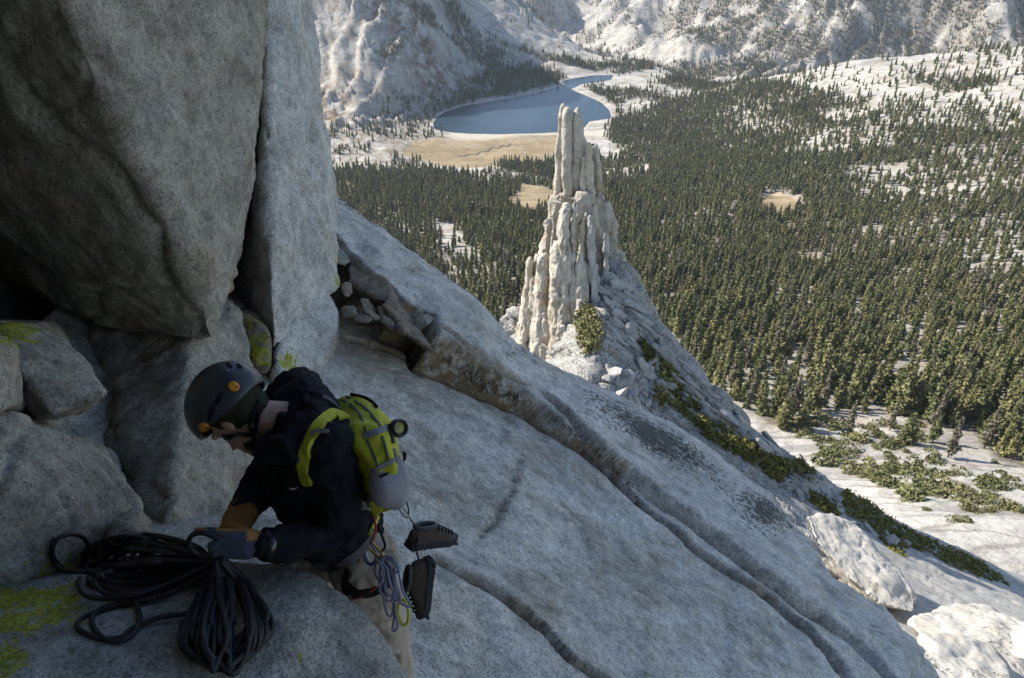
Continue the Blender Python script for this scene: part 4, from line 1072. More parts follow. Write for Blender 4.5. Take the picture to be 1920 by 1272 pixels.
# hooded top
bm = bmesh.new()
caps(bm, (SHN, .088), (SHF, .088), (CH + CAMR * -.02, .115), (NECK0, .075))
caps(bm, (CH, .125), (WST, .135), (SHN, .085), (SHF, .085), (Q((560, 930, 2.52)), .09))
caps(bm, (WST, .135), (HPN + CAMU * .085 - CAMR * .03, .105), (HPF + CAMU * .05, .11), (Q((600, 1000, 2.6)), .10))
limb(bm, [(SHN, .088), ((SHN + ELN) / 2, .078), (ELN, .068), ((ELN + WRN) / 2, .058), (WRN, .044)])
limb(bm, [(SHF, .085), (ELF, .068), (WRF, .046)])
hood = [Q(q) for q in ((505, 850, 2.40), (545, 838, 2.36), (585, 800, 2.40), (594, 760, 2.52), (572, 735, 2.60), (540, 725, 2.66), (512, 735, 2.70), (495, 760, 2.72), (490, 800, 2.66), (494, 836, 2.52))]
hr = [.038, .042, .046, .046, .042, .036, .032, .034, .036, .036]
for k in range(len(hood)): caps(bm, (hood[k], hr[k]), (hood[(k + 1) % len(hood)], hr[(k + 1) % len(hood)]))
caps(bm, (hood[2], .05), (hood[3], .05), (Q((612, 780, 2.56)), .05), (Q((600, 830, 2.42)), .04))
v, n, f = remesh(bm, 0.0085, 4)
wr = ridged(np.stack([v @ CAMR * 9, v @ CAMU * 16, v @ CAMF * 9], -1) + .5 * fbm(v * 7, 2, 3)[:, None], 3, 6)
v = v + n * (0.019 * (wr - 1.1) + 0.008 * fbm(v * 12, 3, 9))[:, None]
hoodie = part('hoodie', v, f, M_HOOD)
BV_HOOD = bvh_of([hoodie])
# trousers
bm = bmesh.new()
caps(bm, (HPN + CAMU * .02 + CAMR * .012, .112), (HPF + CAMR * .01, .108), (WST + CAMU * -.06, .09))
limb(bm, [(HPN, .105), ((HPN + KNN) / 2, .094), (KNN, .074), ((KNN + ANN) / 2, .066), (ANN + np.array([0, 0, .03]), .056)])
limb(bm, [(HPF, .10), (KNF, .078), (ANF + np.array([0, 0, .03]), .056)])
v, n, f = remesh(bm, 0.008, 3)
wr = ridged(np.stack([v @ CAMR * 10, v @ CAMU * 15, v @ CAMF * 8], -1) + .7 * fbm(v * 8, 2, 13)[:, None], 3, 16)
v = v + n * (0.017 * (wr - 1.1) + 0.005 * fbm(v * 18, 3, 19))[:, None]
pants = part('trousers', v, f, M_PANT)
BV_PANT = bvh_of([pants])
# knit cap under the helmet
bm = bmesh.new(); ell(bm, HD(-.034, .030, 0), .100, .112, .094); ell(bm, HD(-.055, -.030, 0), .055, .062, .080)
v, n, f = remesh(bm, 0.005, 3)
loc = v - HEADC; keep = (loc @ hc) > -.075 - 0 * (loc @ hf)
beanie = part('knit_cap', v + n * (.003 * fbm(v * 60, 2, 2))[:, None], f, M_OLIVE)
# helmet shell
uf = cam_dir(-.60, -.70, .36); uc = cam_dir(-.76, .64, .02); uc = uc - uf * np.dot(uc, uf); uc /= np.linalg.norm(uc); us = np.cross(uc, uf)
if np.dot(us, CAMF) > 0: us = -us
HC = Q((424, 756, 2.50)) + us * 0.0
nth, nph = 26, 56
vs, fs = [], []
for layer, sc in ((0, 1.0), (1, .93)):
    for i in range(nth + 1):
        for j in range(nph):
            ph = 2 * math.pi * j / nph; cp, sp = math.cos(ph), math.sin(ph)
            rim = R(101 + 12 * max(0, -cp) ** 1.5 - 3 * max(0, cp) + 10 * sp * sp * (0.5 - cp))
            th = rim * i / nth
            e = 1 + .03 * math.cos(2 * ph)
            crest = 1 + .018 * math.exp(-((abs(sp) - .45) / .12) ** 2) * math.sin(th)
            p = HC + (uf * cp * .141 + us * sp * .115) * math.sin(th) * sc * e * crest + uc * .123 * math.cos(th) * sc
            vs.append(p)
for L_ in (0, 1):
    o0 = L_ * (nth + 1) * nph
    for i in range(nth):
        for j in range(nph):
            q = (o0 + i * nph + j, o0 + i * nph + (j + 1) % nph, o0 + (i + 1) * nph + (j + 1) % nph, o0 + (i + 1) * nph + j)
            fs.append(q if L_ == 0 else q[::-1])
o0 = nth * nph; o1 = (nth + 1) * nph + nth * nph
for j in range(nph): fs.append((o0 + j, o0 + (j + 1) % nph, o1 + (j + 1) % nph, o1 + j))
helmet = part('helmet', vs, fs, M_HELM)
BV_HELM = bvh_of([helmet])
def patch(name, bvh, poly, mat, parent, off=.0015, n=3, th=.002):
    """small piece lying on a surface; outline in photograph pixels"""
    poly = [Vector((a, b)) for a, b in poly]
    pts2 = []
    for a, b in zip(poly, poly[1:] + poly[:1]):
        for k in range(n): pts2.append(a.lerp(b, k / n))
    c = sum(poly, Vector((0, 0))) / len(poly)
    rings = [[c]] + [[c.lerp(p, r) for p in pts2] for r in (.5, 1.0)]
    vs, fs = [], []; last = next((cast(bvh, p.x, p.y) for p in [c] + pts2 if cast(bvh, p.x, p.y)[0] is not None), (Vector(Q((c.x, c.y, 2.45))), -Vector(Q((c.x, c.y, 1.0))).normalized()))
    def hit(p, o):
        nonlocal last
        l, nn = cast(bvh, p.x, p.y)
        if l is None: l, nn = last
        else: last = (l, nn)
        if nn.dot(l) > 0: nn = -nn
        return l + nn * o
    vs.append(hit(c, off + th))
    for r in rings[1:]: vs += [hit(p, off + th) for p in r]
    m = len(pts2)
    vs += [hit(p, -.002) for p in pts2]
    for k in range(m):
        k2 = (k + 1) % m
        fs += [(0, 1 + k2, 1 + k), (1 + k, 1 + k2, 1 + m + k2, 1 + m + k), (1 + m + k, 1 + m + k2, 1 + 2 * m + k2, 1 + 2 * m + k)]
    return part(name, vs, fs, mat, parent)
def oval(cx, cy, a, b, rot=0, n=14):
    c, s = math.cos(R(rot)), math.sin(R(rot))
    return [(cx + a * math.cos(k * 2 * math.pi / n) * c - b * math.sin(k * 2 * math.pi / n) * s, cy + a * math.cos(k * 2 * math.pi / n) * s + b * math.sin(k * 2 * math.pi / n) * c) for k in range(n)]
patch('vent', BV_HELM, [(402, 757), (405, 748), (418, 734), (417, 746), (410, 759)], M_BLK, helmet)
patch('vent', BV_HELM, [(390, 786), (391, 770), (399, 760), (406, 764), (400, 780), (394, 790)], M_BLK, helmet)
patch('vent', BV_HELM, [(424, 681), (431, 683), (436, 689), (430, 690)], M_BLK, helmet)
patch('vent', BV_HELM, [(443, 683), (450, 684), (455, 690), (448, 692)], M_BLK, helmet)
for (a, b, r1, r2, ro) in ((438, 725, 11, 9, 20), (383, 801, 11, 8, 30)):
    rv = patch('rivet_cover', BV_HELM, oval(a, b, r1, r2, ro), M_ORNG, helmet, .002, 1, .003)
    patch('rivet_mark', BV_HELM, oval(a + 7, b + 2, 1.4, 2), M_BLK, helmet, .006, 1, .001)
patch('helmet_emblem', BV_HELM, [(423, 694), (426, 692), (429, 695), (426, 697)], M_GREY, helmet, .001, 1, .0006)
def ribbon(name, bvhs, line, width, mat, parent=None, off=.004, th=.003, sm=6):
    """strap lying on what is below it; line in photograph pixels (optional third value: fallback depth)"""
    pts = spline([Vector((q[0], q[1], q[2] if len(q) > 2 else 0)) for q in line], sm)
    P3, NN = [], []
    for p in pts:
        best = None
        for bv in (bvhs if isinstance(bvhs, list) else [bvhs]):
            l, nn = cast(bv, p.x, p.y)
            if l is not None and (best is None or l.length < best[0].length): best = (l, nn)
        if best is None:
            if p.z > 0: best = (PV(p.x, p.y, p.z), -PV(p.x, p.y, 1).normalized())
            elif P3: best = (P3[-1], NN[-1])
            else: continue
        nn = best[1]
        if nn.dot(best[0]) > 0: nn = -nn
        P3.append(best[0]); NN.append(nn)
    for _ in range(3):
        NN = [((NN[max(0, k - 1)] + NN[k] * 2 + NN[min(len(NN) - 1, k + 1)]).normalized()) for k in range(len(NN))]
        P3 = [((P3[max(0, k - 1)] + P3[k] * 2 + P3[min(len(P3) - 1, k + 1)]) / 4) if 0 < k < len(P3) - 1 else P3[k] for k in range(len(P3))]
    vs, fs = [], []
    for k in range(len(P3)):
        tn = (P3[min(len(P3) - 1, k + 1)] - P3[max(0, k - 1)])
        tn = tn.normalized() if tn.length > 1e-7 else Vector((1, 0, 0))
        sd = tn.cross(NN[k]).normalized() * width / 2
        b = P3[k] + NN[k] * off; t_ = b + NN[k] * th; lo = b - NN[k] * .008
        vs += [lo - sd, t_ - sd * .94, t_ + sd * .94, lo + sd]
    m = len(P3)
    for k in range(m - 1):
        a, b = 4 * k, 4 * k + 4
        for i in range(3): fs.append((a + i, a + i + 1, b + i + 1, b + i))
    fs += [(0, 1, 2, 3), (4 * m - 1, 4 * m - 2, 4 * m - 3, 4 * m - 4)]
    return part(name, vs, fs, mat, parent, smooth=False)
BV_HEAD = bvh_of([body, beanie])
ribbon('chin_strap', [BV_HEAD], [(484, 752, 2.42), (482, 775), (480, 800), (477, 818), (472, 832)], .012, M_BLK, helmet, .006)
ribbon('chin_strap', [BV_HEAD], [(484, 752, 2.42), (466, 790), (474, 812)], .008, M_BLK, helmet, .006)
gl = ribbon('sunglasses', [BV_HEAD], [(476, 815), (460, 814), (440, 815), (426, 818)], .012, M_BLKG, None, .006, .004)
patch('lens', BV_HEAD, [(416, 815), (432, 814), (436, 823), (424, 827), (416, 823)], M_BLKG, gl, .004)
patch('beard', BV_HEAD, [(455, 832), (468, 826), (476, 830), (474, 842), (462, 842)], M_OLIVE, body, .001, 2, .003)
# tick shaped emblem on the chest
patch('chest_emblem', BV_HOOD, [(543, 914), (544.5, 918.5), (549, 919), (559, 914), (549, 917), (546, 916.5)], simple('white_print', (.7, .7, .7), .8), hoodie, .001, 2, .001)
# gloves
def glove(name, palm, fingers, mat_fn, watch=None):
    bm = bmesh.new()
    for h in palm: caps(bm, *h)
    for ch in fingers: limb(bm, ch)
    v, n, f = remesh(bm, 0.0032, 3)
    c = v[f].mean(1); u_, v_, d = proj(c)
    return part(name, v, f, [M_GLOVE, M_LEATH], None, mat_idx=mat_fn(u_, v_, d).astype(int))
def qa(L_): return [(Q(q[:3]), q[3]) for q in L_]
glove('glove', [qa([(488, 1021, 2.31, .034), (462, 1006, 2.285, .026), (462, 1030, 2.285, .028)]), qa([(462, 1006, 2.285, .026), (462, 1032, 2.285, .028), (422, 1002, 2.27, .019), (418, 1036, 2.275, .019)])],
      [qa([(424, 1000, 2.265, .0135), (396, 996, 2.262, .0122), (369, 996, 2.265, .0105)]),
       qa([(418, 1013, 2.265, .0132), (396, 1024, 2.258, .0122), (402, 1044, 2.285, .0108)]),
       qa([(418, 1026, 2.268, .013), (400, 1040, 2.262, .0118), (412, 1054, 2.29, .0105)]),
       qa([(424, 1038, 2.272, .012), (412, 1051, 2.268, .0108), (424, 1058, 2.29, .0098)]),
       qa([(462, 998, 2.29, .0145), (440, 988, 2.31, .0135), (418, 990, 2.325, .012)])],
      lambda u, v, d: (u < 388) | ((v < 996) & (u > 405)) | ((u > 462) & (v < 1014)))
glove('glove', [qa([(456, 950, 2.50, .036), (468, 964, 2.46, .028), (436, 968, 2.45, .026)]), qa([(468, 966, 2.46, .028), (434, 970, 2.45, .026), (456, 992, 2.40, .02), (428, 990, 2.40, .018)])],
      [qa([(428, 984, 2.40, .0135), (420, 1000, 2.385, .012), (430, 1014, 2.37, .0105)]), qa([(438, 988, 2.40, .0135), (432, 1006, 2.38, .012), (440, 1018, 2.365, .0105)]),
       qa([(448, 990, 2.40, .0132), (444, 1008, 2.38, .012), (452, 1018, 2.365, .0105)]), qa([(456, 990, 2.40, .0125), (456, 1006, 2.38, .0112), (462, 1014, 2.37, .01)]),
       qa([(436, 962, 2.44, .015), (424, 974, 2.41, .0135), (421, 986, 2.395, .012)])],
      lambda u, v, d: np.ones(u.shape))
# wrist watch
ax = (Vector(WRN) - Vector(ELN)).normalized(); up = ax.orthogonal().normalized(); w_ = ax.cross(up)
c0 = Vector(WRN) - ax * .012
wv, wf = [], []
for k in range(24):
    a = 2 * math.pi * k / 24; d_r = up * math.cos(a) + w_ * math.sin(a)
    for (s, rr) in ((-.015, .046), (-.012, .050), (.012, .050), (.015, .046)): wv.append(c0 + ax * s + d_r * rr)
for k in range(24):
    for i in range(3): wf.append((4 * k + i, 4 * k + i + 1, 4 * ((k + 1) % 24) + i + 1, 4 * ((k + 1) % 24) + i))
watch = part('wrist_watch', wv, wf, M_BLKG)
BV_W = bvh_of([watch])
patch('watch_face', BV_W, oval(481, 1016, 7, 12, 8), M_DGREY, watch, .002, 1, .004)
# harness
BV_LOW = [BV_PANT, BV_HOOD]
ribbon('harness_belt', BV_LOW, [(590, 1056), (620, 1062), (650, 1052), (676, 1030), (700, 1000)], .035, M_DGREY, None, .004, .006)
ribbon('harness_leg_loop', [BV_PANT], [(650, 1098), (670, 1112), (700, 1110), (730, 1090), (738, 1070)], .030, M_BLK, None, .003, .005)
ribbon('leg_loop_cord', [BV_PANT], [(662, 1120), (682, 1116), (705, 1100)], .006, M_RED, None, .004, .004)
ribbon('harness_riser', [BV_PANT], [(650, 1112), (648, 1090), (654, 1070)], .026, M_BLK, None, .003, .005)
def cord(name, line, r, mat, parent, seg=8, closed=False, n=8):
    v, f = tube(spline([PV(*q) for q in line], n, closed), r, seg, closed)
    return part(name, v, f, mat, parent)

# ------------------------------------------------------------------ backpack
pack = empty('backpack', tuple(Q((700, 940, 2.55)))); tag(pack, 'yellow green climbing backpack worn on the climber\'s back', 'backpack')
N_ = [(632, 806, 2.42), (665, 796, 2.39), (700, 810, 2.37), (728, 842, 2.35), (743, 880, 2.355), (751, 920, 2.38), (745, 954, 2.42), (715, 964, 2.46), (694, 930, 2.44), (676, 872, 2.42), (652, 832, 2.42)]
bm = bmesh.new()
hull_bm(bm, [Q(q) for q in N_] + [Q((a + 2 if k else a, b - 60, d + .21)) for k, (a, b, d) in enumerate(N_)] + [Q((668, 842, 2.35)), Q((700, 870, 2.335)), Q((718, 910, 2.345)), Q((716, 790, 2.42)), Q((742, 838, 2.42))])
v, n, f = remesh(bm, 0.0065, 5)
v = v + n * (0.012 * fbm(v * np.array([9, 9, 5]), 3, 4) + .005 * (ridged(v * 11, 2, 6) - 1))[:, None]
pbody = part('pack_body', v, f, M_YEL, pack)
BV_PACK = bvh_of([pbody])
bm = bmesh.new()
caps(bm, (Q((712, 880, 2.375)), .030), (Q((748, 872, 2.40)), .020), (Q((756, 905, 2.385)), .022), (Q((722, 925, 2.355)), .045), (Q((742, 935, 2.37)), .036), (Q((708, 905, 2.38)), .028))
v, n, f = remesh(bm, 0.006, 5)
pocket = part('mesh_pocket', v, f, M_NET, pack)
BV_PK = bvh_of([pocket])
ribbon('pocket_hem', [BV_PK, BV_PACK], [(697, 885), (712, 877), (730, 868), (748, 858)], .014, M_GREY, pocket, .002, .003)
patch('pocket_slit', BV_PK, [(709, 894), (720, 888), (733, 885), (724, 893), (714, 896)], M_BLK, pocket, .001, 2, .001)
ribbon('compression_strap', [BV_PACK], [(682, 818), (700, 813), (718, 806), (732, 799, 2.45)], .020, M_GREY, pack, .002, .003)
ribbon('strap_end', [BV_PACK], [(728, 805), (733, 818), (736, 832)], .014, M_DGREY, pack, .004, .004)
ribbon('strap_tail', [BV_PACK], [(738, 842), (741, 855), (744, 868)], .012, M_GREY, pack, .002, .003)
for ln in ([(626, 745), (655, 758), (676, 780), (686, 812)], [(650, 744), (684, 765), (706, 790), (718, 808)], [(688, 826), (700, 850), (708, 878)], [(716, 818), (724, 845), (728, 866)]):
    ribbon('zip', [BV_PACK], ln, .007, M_DGREY, pack, .001, .002)
ribbon('haul_cord', [BV_PACK], [(632, 742), (650, 740), (668, 744), (690, 750), (706, 766)], .006, M_BLK, pack, .004, .005)
ribbon('shoulder_strap', [BV_HOOD, BV_PACK], [(646, 786), (628, 776), (610, 786), (592, 806), (578, 835), (570, 862), (570, 888), (580, 908)], .036, M_YEL, pack, .004, .006)
ribbon('sternum_strap', [BV_HOOD], [(585, 812), (598, 811), (616, 812)], .010, M_GREY, pack, .012, .003)
ribbon('strap_edging', [BV_HOOD], [(608, 782), (588, 798), (570, 830), (561, 862), (560, 880)], .016, M_DGREY, pack, .003, .004)
ribbon('load_strap', [BV_HOOD, BV_PACK], [(604, 745), (618, 752), (634, 768)], .014, M_DGREY, pack, .004, .004)
ribbon('hip_strap', [BV_HOOD, BV_PANT], [(676, 948), (690, 950), (704, 956, 2.45)], .024, M_GREY, pack, .004, .004)
bm = bmesh.new(); hull_bm(bm, [Q(q) for q in ((690, 942, 2.40), (697, 938, 2.39), (722, 950, 2.40), (716, 962, 2.42), (704, 972, 2.44), (696, 962, 2.43), (705, 950, 2.47), (700, 968, 2.47))])
v, n, f = remesh(bm, .004, 2); part('hip_fin', v, f, M_YEL, pack)
ribbon('webbing', [BV_PANT, BV_HOOD], [(706, 970, 2.44), (700, 985), (692, 1002)], .012, M_YEL, pack, .006, .004)
# round clip with a yellow face
c0 = Vector(Q((747, 803, 2.44))); nx = (-c0).normalized(); nx = (nx + Vector((.55, 0, .1))).normalized(); u1 = nx.orthogonal().normalized(); u2 = nx.cross(u1)
def ringmesh(prof, m=22):
    vs, fs = [], []
    for k in range(m):
        a = 2 * math.pi * k / m; d = u1 * math.cos(a) + u2 * math.sin(a)
        for (r, h) in prof: vs.append(c0 + d * r + nx * h)
    L_ = len(prof)
    for k in range(m):
        for i in range(L_ - 1): fs.append((L_ * k + i, L_ * ((k + 1) % m) + i, L_ * ((k + 1) % m) + i + 1, L_ * k + i + 1))
    return vs, fs
lamp = part('round_clip', *ringmesh([(.0, -.02), (.024, -.02), (.029, -.01), (.029, .012), (.025, .018), (.020, .018), (.018, .010)]), M_BLKG, pack)
part('clip_face', *ringmesh([(.019, .009), (.010, .011), (.0, .0115)]), simple('olive_lens', (.28, .25, .04), .3), lamp)
bm = bmesh.new(); hull_bm(bm, [Q(q) for q in ((727, 795, 2.42), (738, 793, 2.42), (741, 806, 2.42), (731, 809, 2.42), (728, 797, 2.45), (739, 806, 2.45))]); v, n, f = remesh(bm, .003, 2); part('buckle', v, f, M_BLKG, pack)
bm = bmesh.new(); hull_bm(bm, [Q(q) for q in ((754, 846, 2.42), (763, 848, 2.42), (762, 862, 2.42), (756, 868, 2.42), (755, 850, 2.45), (761, 862, 2.45))]); v, n, f = remesh(bm, .003, 2); part('buckle', v, f, M_BLKG, pack)

# ------------------------------------------------------------------ shoes hanging from the pack
def shoe(loc, toe_dir, up_dir, label, size=1.0):
    root = empty('shoe', tuple(loc)); tag(root, label, 'shoe', 'shoes hanging from the backpack')
    x = Vector(toe_dir).normalized(); z = Vector(up_dir); z = (z - x * z.dot(x)).normalized(); y = z.cross(x)
    M = Matrix((x, y, z)).transposed()
    def W(p): return Vector(loc) + M @ (Vector(p) * size)
    L_ = .285
    secs = [(0.0, .022, .085), (.04, .034, .092), (.10, .038, .094), (.14, .038, .090), (.175, .041, .072), (.21, .044, .055), (.245, .043, .042), (.27, .034, .034), (L_, .014, .024)]
    vs, fs = [], []
    m = 14
    for (px_, hw, hh) in secs:
        for k in range(m):
            a = math.pi * k / (m - 1)
            vs.append(W((px_ - .13, math.cos(a) * hw * (1 if hh < .08 else (.95 - .25 * math.sin(a))), .012 + (max(0.0, math.sin(a)) ** .75) * (hh - .012))))
    for i in range(len(secs) - 1):
        for k in range(m - 1): fs.append((i * m + k, i * m + k + 1, (i + 1) * m + k + 1, (i + 1) * m + k))
    fs.append(tuple(range(m))[::-1]); fs.append(tuple((len(secs) - 1) * m + k for k in range(m)))
    up_ = part('upper', vs, fs, M_SHOE, root)
    vs, fs = [], []
    pr = [(-.006, 0), (-.002, .03), (.04, .040), (.10, .038), (.17, .045), (.22, .048), (.26, .043), (.285, .024), (.292, 0)]
    out = [(a, b) for a, b in pr] + [(a, -b) for a, b in pr[-2:0:-1]]
    k_ = len(out)
    for zz, sc in ((-.012, .96), (.004, 1.0), (.018, 1.0)):
        for i, (a, b) in enumerate(out): vs.append(W((a - .13, b * sc, zz + .012 * max(0, (a - .2) / .09) ** 2)))
    for l_ in range(2):
        for i in range(k_): fs.append((l_ * k_ + i, l_ * k_ + (i + 1) % k_, (l_ + 1) * k_ + (i + 1) % k_, (l_ + 1) * k_ + i))
    fs.append(tuple(range(k_))[::-1]); fs.append(tuple(2 * k_ + i for i in range(k_)))
    sole = part('sole', vs, fs, M_SOLE, root, smooth=False)
    for i in range(9):                      # lugs
        a = -.12 + i * .033; bx = [W((a + s * .009, t_ * .040, h_)) for s in (-1, 1) for t_ in (-1, 1) for h_ in (-.0125, -.004)]
        b2 = bmesh.new(); hull_bm(b2, bx); me = bpy.data.meshes.new('lug'); b2.to_mesh(me); b2.free()
        part('lug', [v.co.copy() for v in me.vertices], [tuple(p.vertices) for p in me.polygons], M_SOLE, sole, smooth=False); bpy.data.meshes.remove(me)
    vs = [W((-.055 + .060 * math.cos(a), .026 * math.sin(a), .097 + .002 * math.cos(a))) for a in [2 * math.pi * k / 18 for k in range(18)]]
    tv, tf = tube(vs, .007, 8, True); part('collar', tv, tf, M_DGREY, root)
    part('lining', vs + [W((-.055, 0, .090))], [(k, (k + 1) % 18, 18) for k in range(18)], M_BLK, root)
    for i in range(5):
        a = .02 + .024 * i; h_ = .082 - .0105 * i
        tv, tf = tube(spline([W((a, -.024, h_ - .006)), W((a + .008, 0, h_ + .010)), W((a, .024, h_ - .006))], 5), .0028, 6); part('lace', tv, tf, M_BLK, root)
    return root
shoe(Q((806, 1018, 2.58)), cam_dir(.72, -.06, .68), cam_dir(.12, .93, -.25), 'brown hiking shoe with its toe to the right, upper of the hanging pair', .66)
shoe(Q((800, 1098, 2.56)), cam_dir(-.14, -.94, .28), cam_dir(-.80, .08, -.5), 'brown hiking shoe hanging toe down, lower of the hanging pair', .73)
hk = empty('carabiner', tuple(Q((765, 960, 2.47)))); tag(hk, 'small silver carabiner clipping the shoes to the backpack', 'carabiner')
cord('frame', [(748, 953, 2.46), (753, 950, 2.46), (766, 964, 2.46), (765, 970, 2.46), (759, 968, 2.46)], .0035, M_METAL, hk, closed=True)
cord('cord_loop', [(760, 936, 2.44), (765, 950, 2.44), (767, 965, 2.46), (772, 978, 2.5), (786, 994, 2.55)], .0022, M_BLK, hk)
cord('cord_loop', [(786, 1000, 2.53), (780, 1026, 2.50), (786, 1052, 2.50)], .0028, M_BLK, hk)

# ------------------------------------------------------------------ gear on the harness
g1 = empty('belay_carabiner', tuple(Q((690, 1040, 2.46)))); tag(g1, 'blue locking carabiner hanging at the climber\'s hip', 'carabiner')
cord('frame', [(684, 1028, 2.46), (692, 1022, 2.46), (702, 1034, 2.45), (706, 1048, 2.45), (698, 1058, 2.45), (688, 1054, 2.46), (682, 1040, 2.46)], .0055, M_BMETAL, g1, closed=True)
cord('gate', [(685, 1030, 2.452), (688, 1044, 2.452), (694, 1056, 2.45)], .0042, M_METAL, g1)
g2 = empty('gold_carabiner', tuple(Q((705, 1030, 2.45)))); tag(g2, 'gold carabiner above the coiled blue grey cord', 'carabiner')
cord('frame', [(690, 1020, 2.445), (697, 1018, 2.445), (714, 1036, 2.44), (718, 1042, 2.44), (710, 1044, 2.44), (698, 1034, 2.445)], .0045, simple('gold_metal', (.5, .33, .12), .3, 1.0), g2, closed=True)
cord('gear_sling', [(700, 970, 2.46), (705, 990, 2.45), (700, 1008, 2.45), (694, 1024, 2.45)], .0035, M_RED, g2)
cord('gear_sling', [(708, 985, 2.46), (718, 1010, 2.45), (722, 1025, 2.45), (716, 1034, 2.44)], .004, M_BLK, g2)
cord('gear_sling', [(676, 968, 2.47), (684, 990, 2.455), (690, 1008, 2.45), (693, 1022, 2.445)], .005, M_GREY, g2)
g3 = empty('cord_coil', tuple(Q((735, 1110, 2.45)))); tag(g3, 'blue grey accessory cord coiled in hanging loops at the hip', 'cord')
loops = [[(708, 1050, 2.44), (703, 1070, 2.43), (712, 1092, 2.43), (722, 1112, 2.42), (726, 1120, 2.42), (718, 1100, 2.415), (712, 1075, 2.42), (716, 1052, 2.43)],
         [(716, 1050, 2.43), (728, 1062, 2.42), (728, 1090, 2.41), (720, 1118, 2.41), (725, 1148, 2.41), (733, 1156, 2.41), (738, 1140, 2.41), (738, 1112, 2.41), (734, 1080, 2.415), (728, 1056, 2.43)],
         [(714, 1048, 2.425), (730, 1044, 2.42), (744, 1058, 2.41), (750, 1085, 2.405), (756, 1110, 2.405), (768, 1132, 2.405), (766, 1138, 2.405), (750, 1130, 2.40), (735, 1118, 2.40), (722, 1108, 2.40), (724, 1080, 2.41), (720, 1060, 2.42)],
         [(724, 1050, 2.42), (738, 1056, 2.41), (742, 1090, 2.405), (750, 1118, 2.40), (748, 1126, 2.40), (742, 1100, 2.40), (736, 1070, 2.41)],
         [(736, 1120, 2.41), (740, 1150, 2.41), (736, 1180, 2.415), (742, 1182, 2.415), (746, 1170, 2.41), (742, 1150, 2.405), (740, 1125, 2.405)],
         [(712, 1055, 2.415), (720, 1075, 2.405), (712, 1105, 2.405), (728, 1128, 2.40), (740, 1118, 2.40), (730, 1090, 2.40), (724, 1065, 2.41)]]
for lp in loops: cord('cord_loop', lp, .0042, M_CORD, g3, 7, True, 6)
cord('binding', [(704, 1048, 2.415), (710, 1056, 2.40), (718, 1052, 2.405)], .005, M_GREY, g3)
g4 = empty('yellow_sling', tuple(Q((756, 1160, 2.46)))); tag(g4, 'short yellow sling loop hanging below the blue grey cord', 'sling')
cord('sling_loop', [(752, 1126, 2.43), (760, 1128, 2.43), (766, 1150, 2.43), (764, 1168, 2.43), (756, 1172, 2.43), (748, 1158, 2.43), (746, 1140, 2.43)], .0050, M_YCORD, g4, 7, True)

# ------------------------------------------------------------------ rope pile on the near boulder
BV_NB = bvh_of([nb, d_, e_])
rr = random.Random(5)
RV, RF = [], []
def rope_line(pts, n=7, rad=.0074, closed=False):
    """points (u, v, lift): cast on the rock, lifted towards the viewer"""
    w = []
    for (a, b, l_) in pts:
        h, nn = cast(BV_NB, a, b)
        if h is None: h, nn = PV(a, b, 2.35), Vector((0, 0, 1))
        w.append(h - h.normalized() * (l_ + rad * 1.2))
    v, f = tube(spline(w, n, closed), rad, 8, closed)
    b = len(RV); RV.extend(v); RF.extend([tuple(i + b for i in q) for q in f])
    return w
# right hand hank, loops hanging from the hand
for k in range(22):
    w0 = rr.uniform(10, 88); bot = rr.uniform(1196, 1268); cx = 424 + rr.uniform(-40, 40) * (1 - w0 / 100); lf = .012 + .075 * (1 - w0 / 90) + .02 * rr.random()
    a0 = (404 + rr.uniform(-12, 14), 1054 + rr.uniform(-6, 6), .07 + .03 * rr.random())
    mid = 1100 + rr.uniform(-10, 14)
    rope_line([a0, (cx - w0 * .42, mid, lf + .02), (cx - w0 * .95 + rr.gauss(0, 9), (mid + bot) / 2 + 14, lf + rr.random() * .03), (cx - w0 * .72, bot - 22, lf * .6), (cx + rr.gauss(0, 10), bot, lf * .5), (cx + w0 * .74, bot - 26, lf * .6), (cx + w0 * .98 + rr.gauss(0, 9), (mid + bot) / 2, lf + rr.random() * .03),
               (cx + w0 * .5, mid - 6, lf + .02), (a0[0] + 6, a0[1] - 2, a0[2])])
# left hand hank
for k in range(20):
    ex = rr.uniform(150, 300); ey = rr.uniform(1030, 1118); sp = rr.uniform(12, 34); lf = .01 + .05 * rr.random()
    a0 = (402 + rr.uniform(-12, 12), 1056 + rr.uniform(-6, 8), .06 + .03 * rr.random())
    mx = (ex + 400) / 2
    rope_line([a0, (mx + 30, (ey + 1050) / 2 - sp * .6, lf + .03), (mx - 40, ey - sp, lf), (ex + 14, ey - sp * .8, lf * .7), (ex - 6, ey, lf * .6), (ex + 16, ey + sp * .8, lf * .7), (mx - 30, ey + sp * .7, lf), (mx + 40, (ey + 1060) / 2 + sp * .5, lf + .03), a0])
# loops one can follow
rope_line([(300, 1085, .05), (230, 1130, .02), (175, 1150, .005), (148, 1165, .002), (150, 1182, .002), (190, 1198, .002), (228, 1195, .002), (250, 1178, .003), (300, 1158, .02), (360, 1150, .03)])
rope_line([(330, 1110, .05), (250, 1130, .02), (195, 1140, .01), (172, 1160, .006), (185, 1190, .004), (215, 1203, .004), (248, 1190, .005), (262, 1160, .012), (258, 1120, .03), (300, 1090, .05)])
rope_line([(190, 1070, .02), (130, 1072, .01), (103, 1058, .012), (98, 1030, .03), (112, 1008, .06), (140, 1002, .07), (160, 1012, .06), (166, 1036, .04), (156, 1058, .03), (180, 1076, .03), (260, 1080, .05)])
rope_line([(118, 1066, .01), (102, 1050, .008), (97, 1030, .006), (104, 1010, .004)])
rope_line([(400, 1052, .07), (340, 1040, .06), (290, 1022, .05), (260, 1012, .045), (248, 1022, .035), (252, 1044, .035), (290, 1056, .05), (360, 1058, .06)])
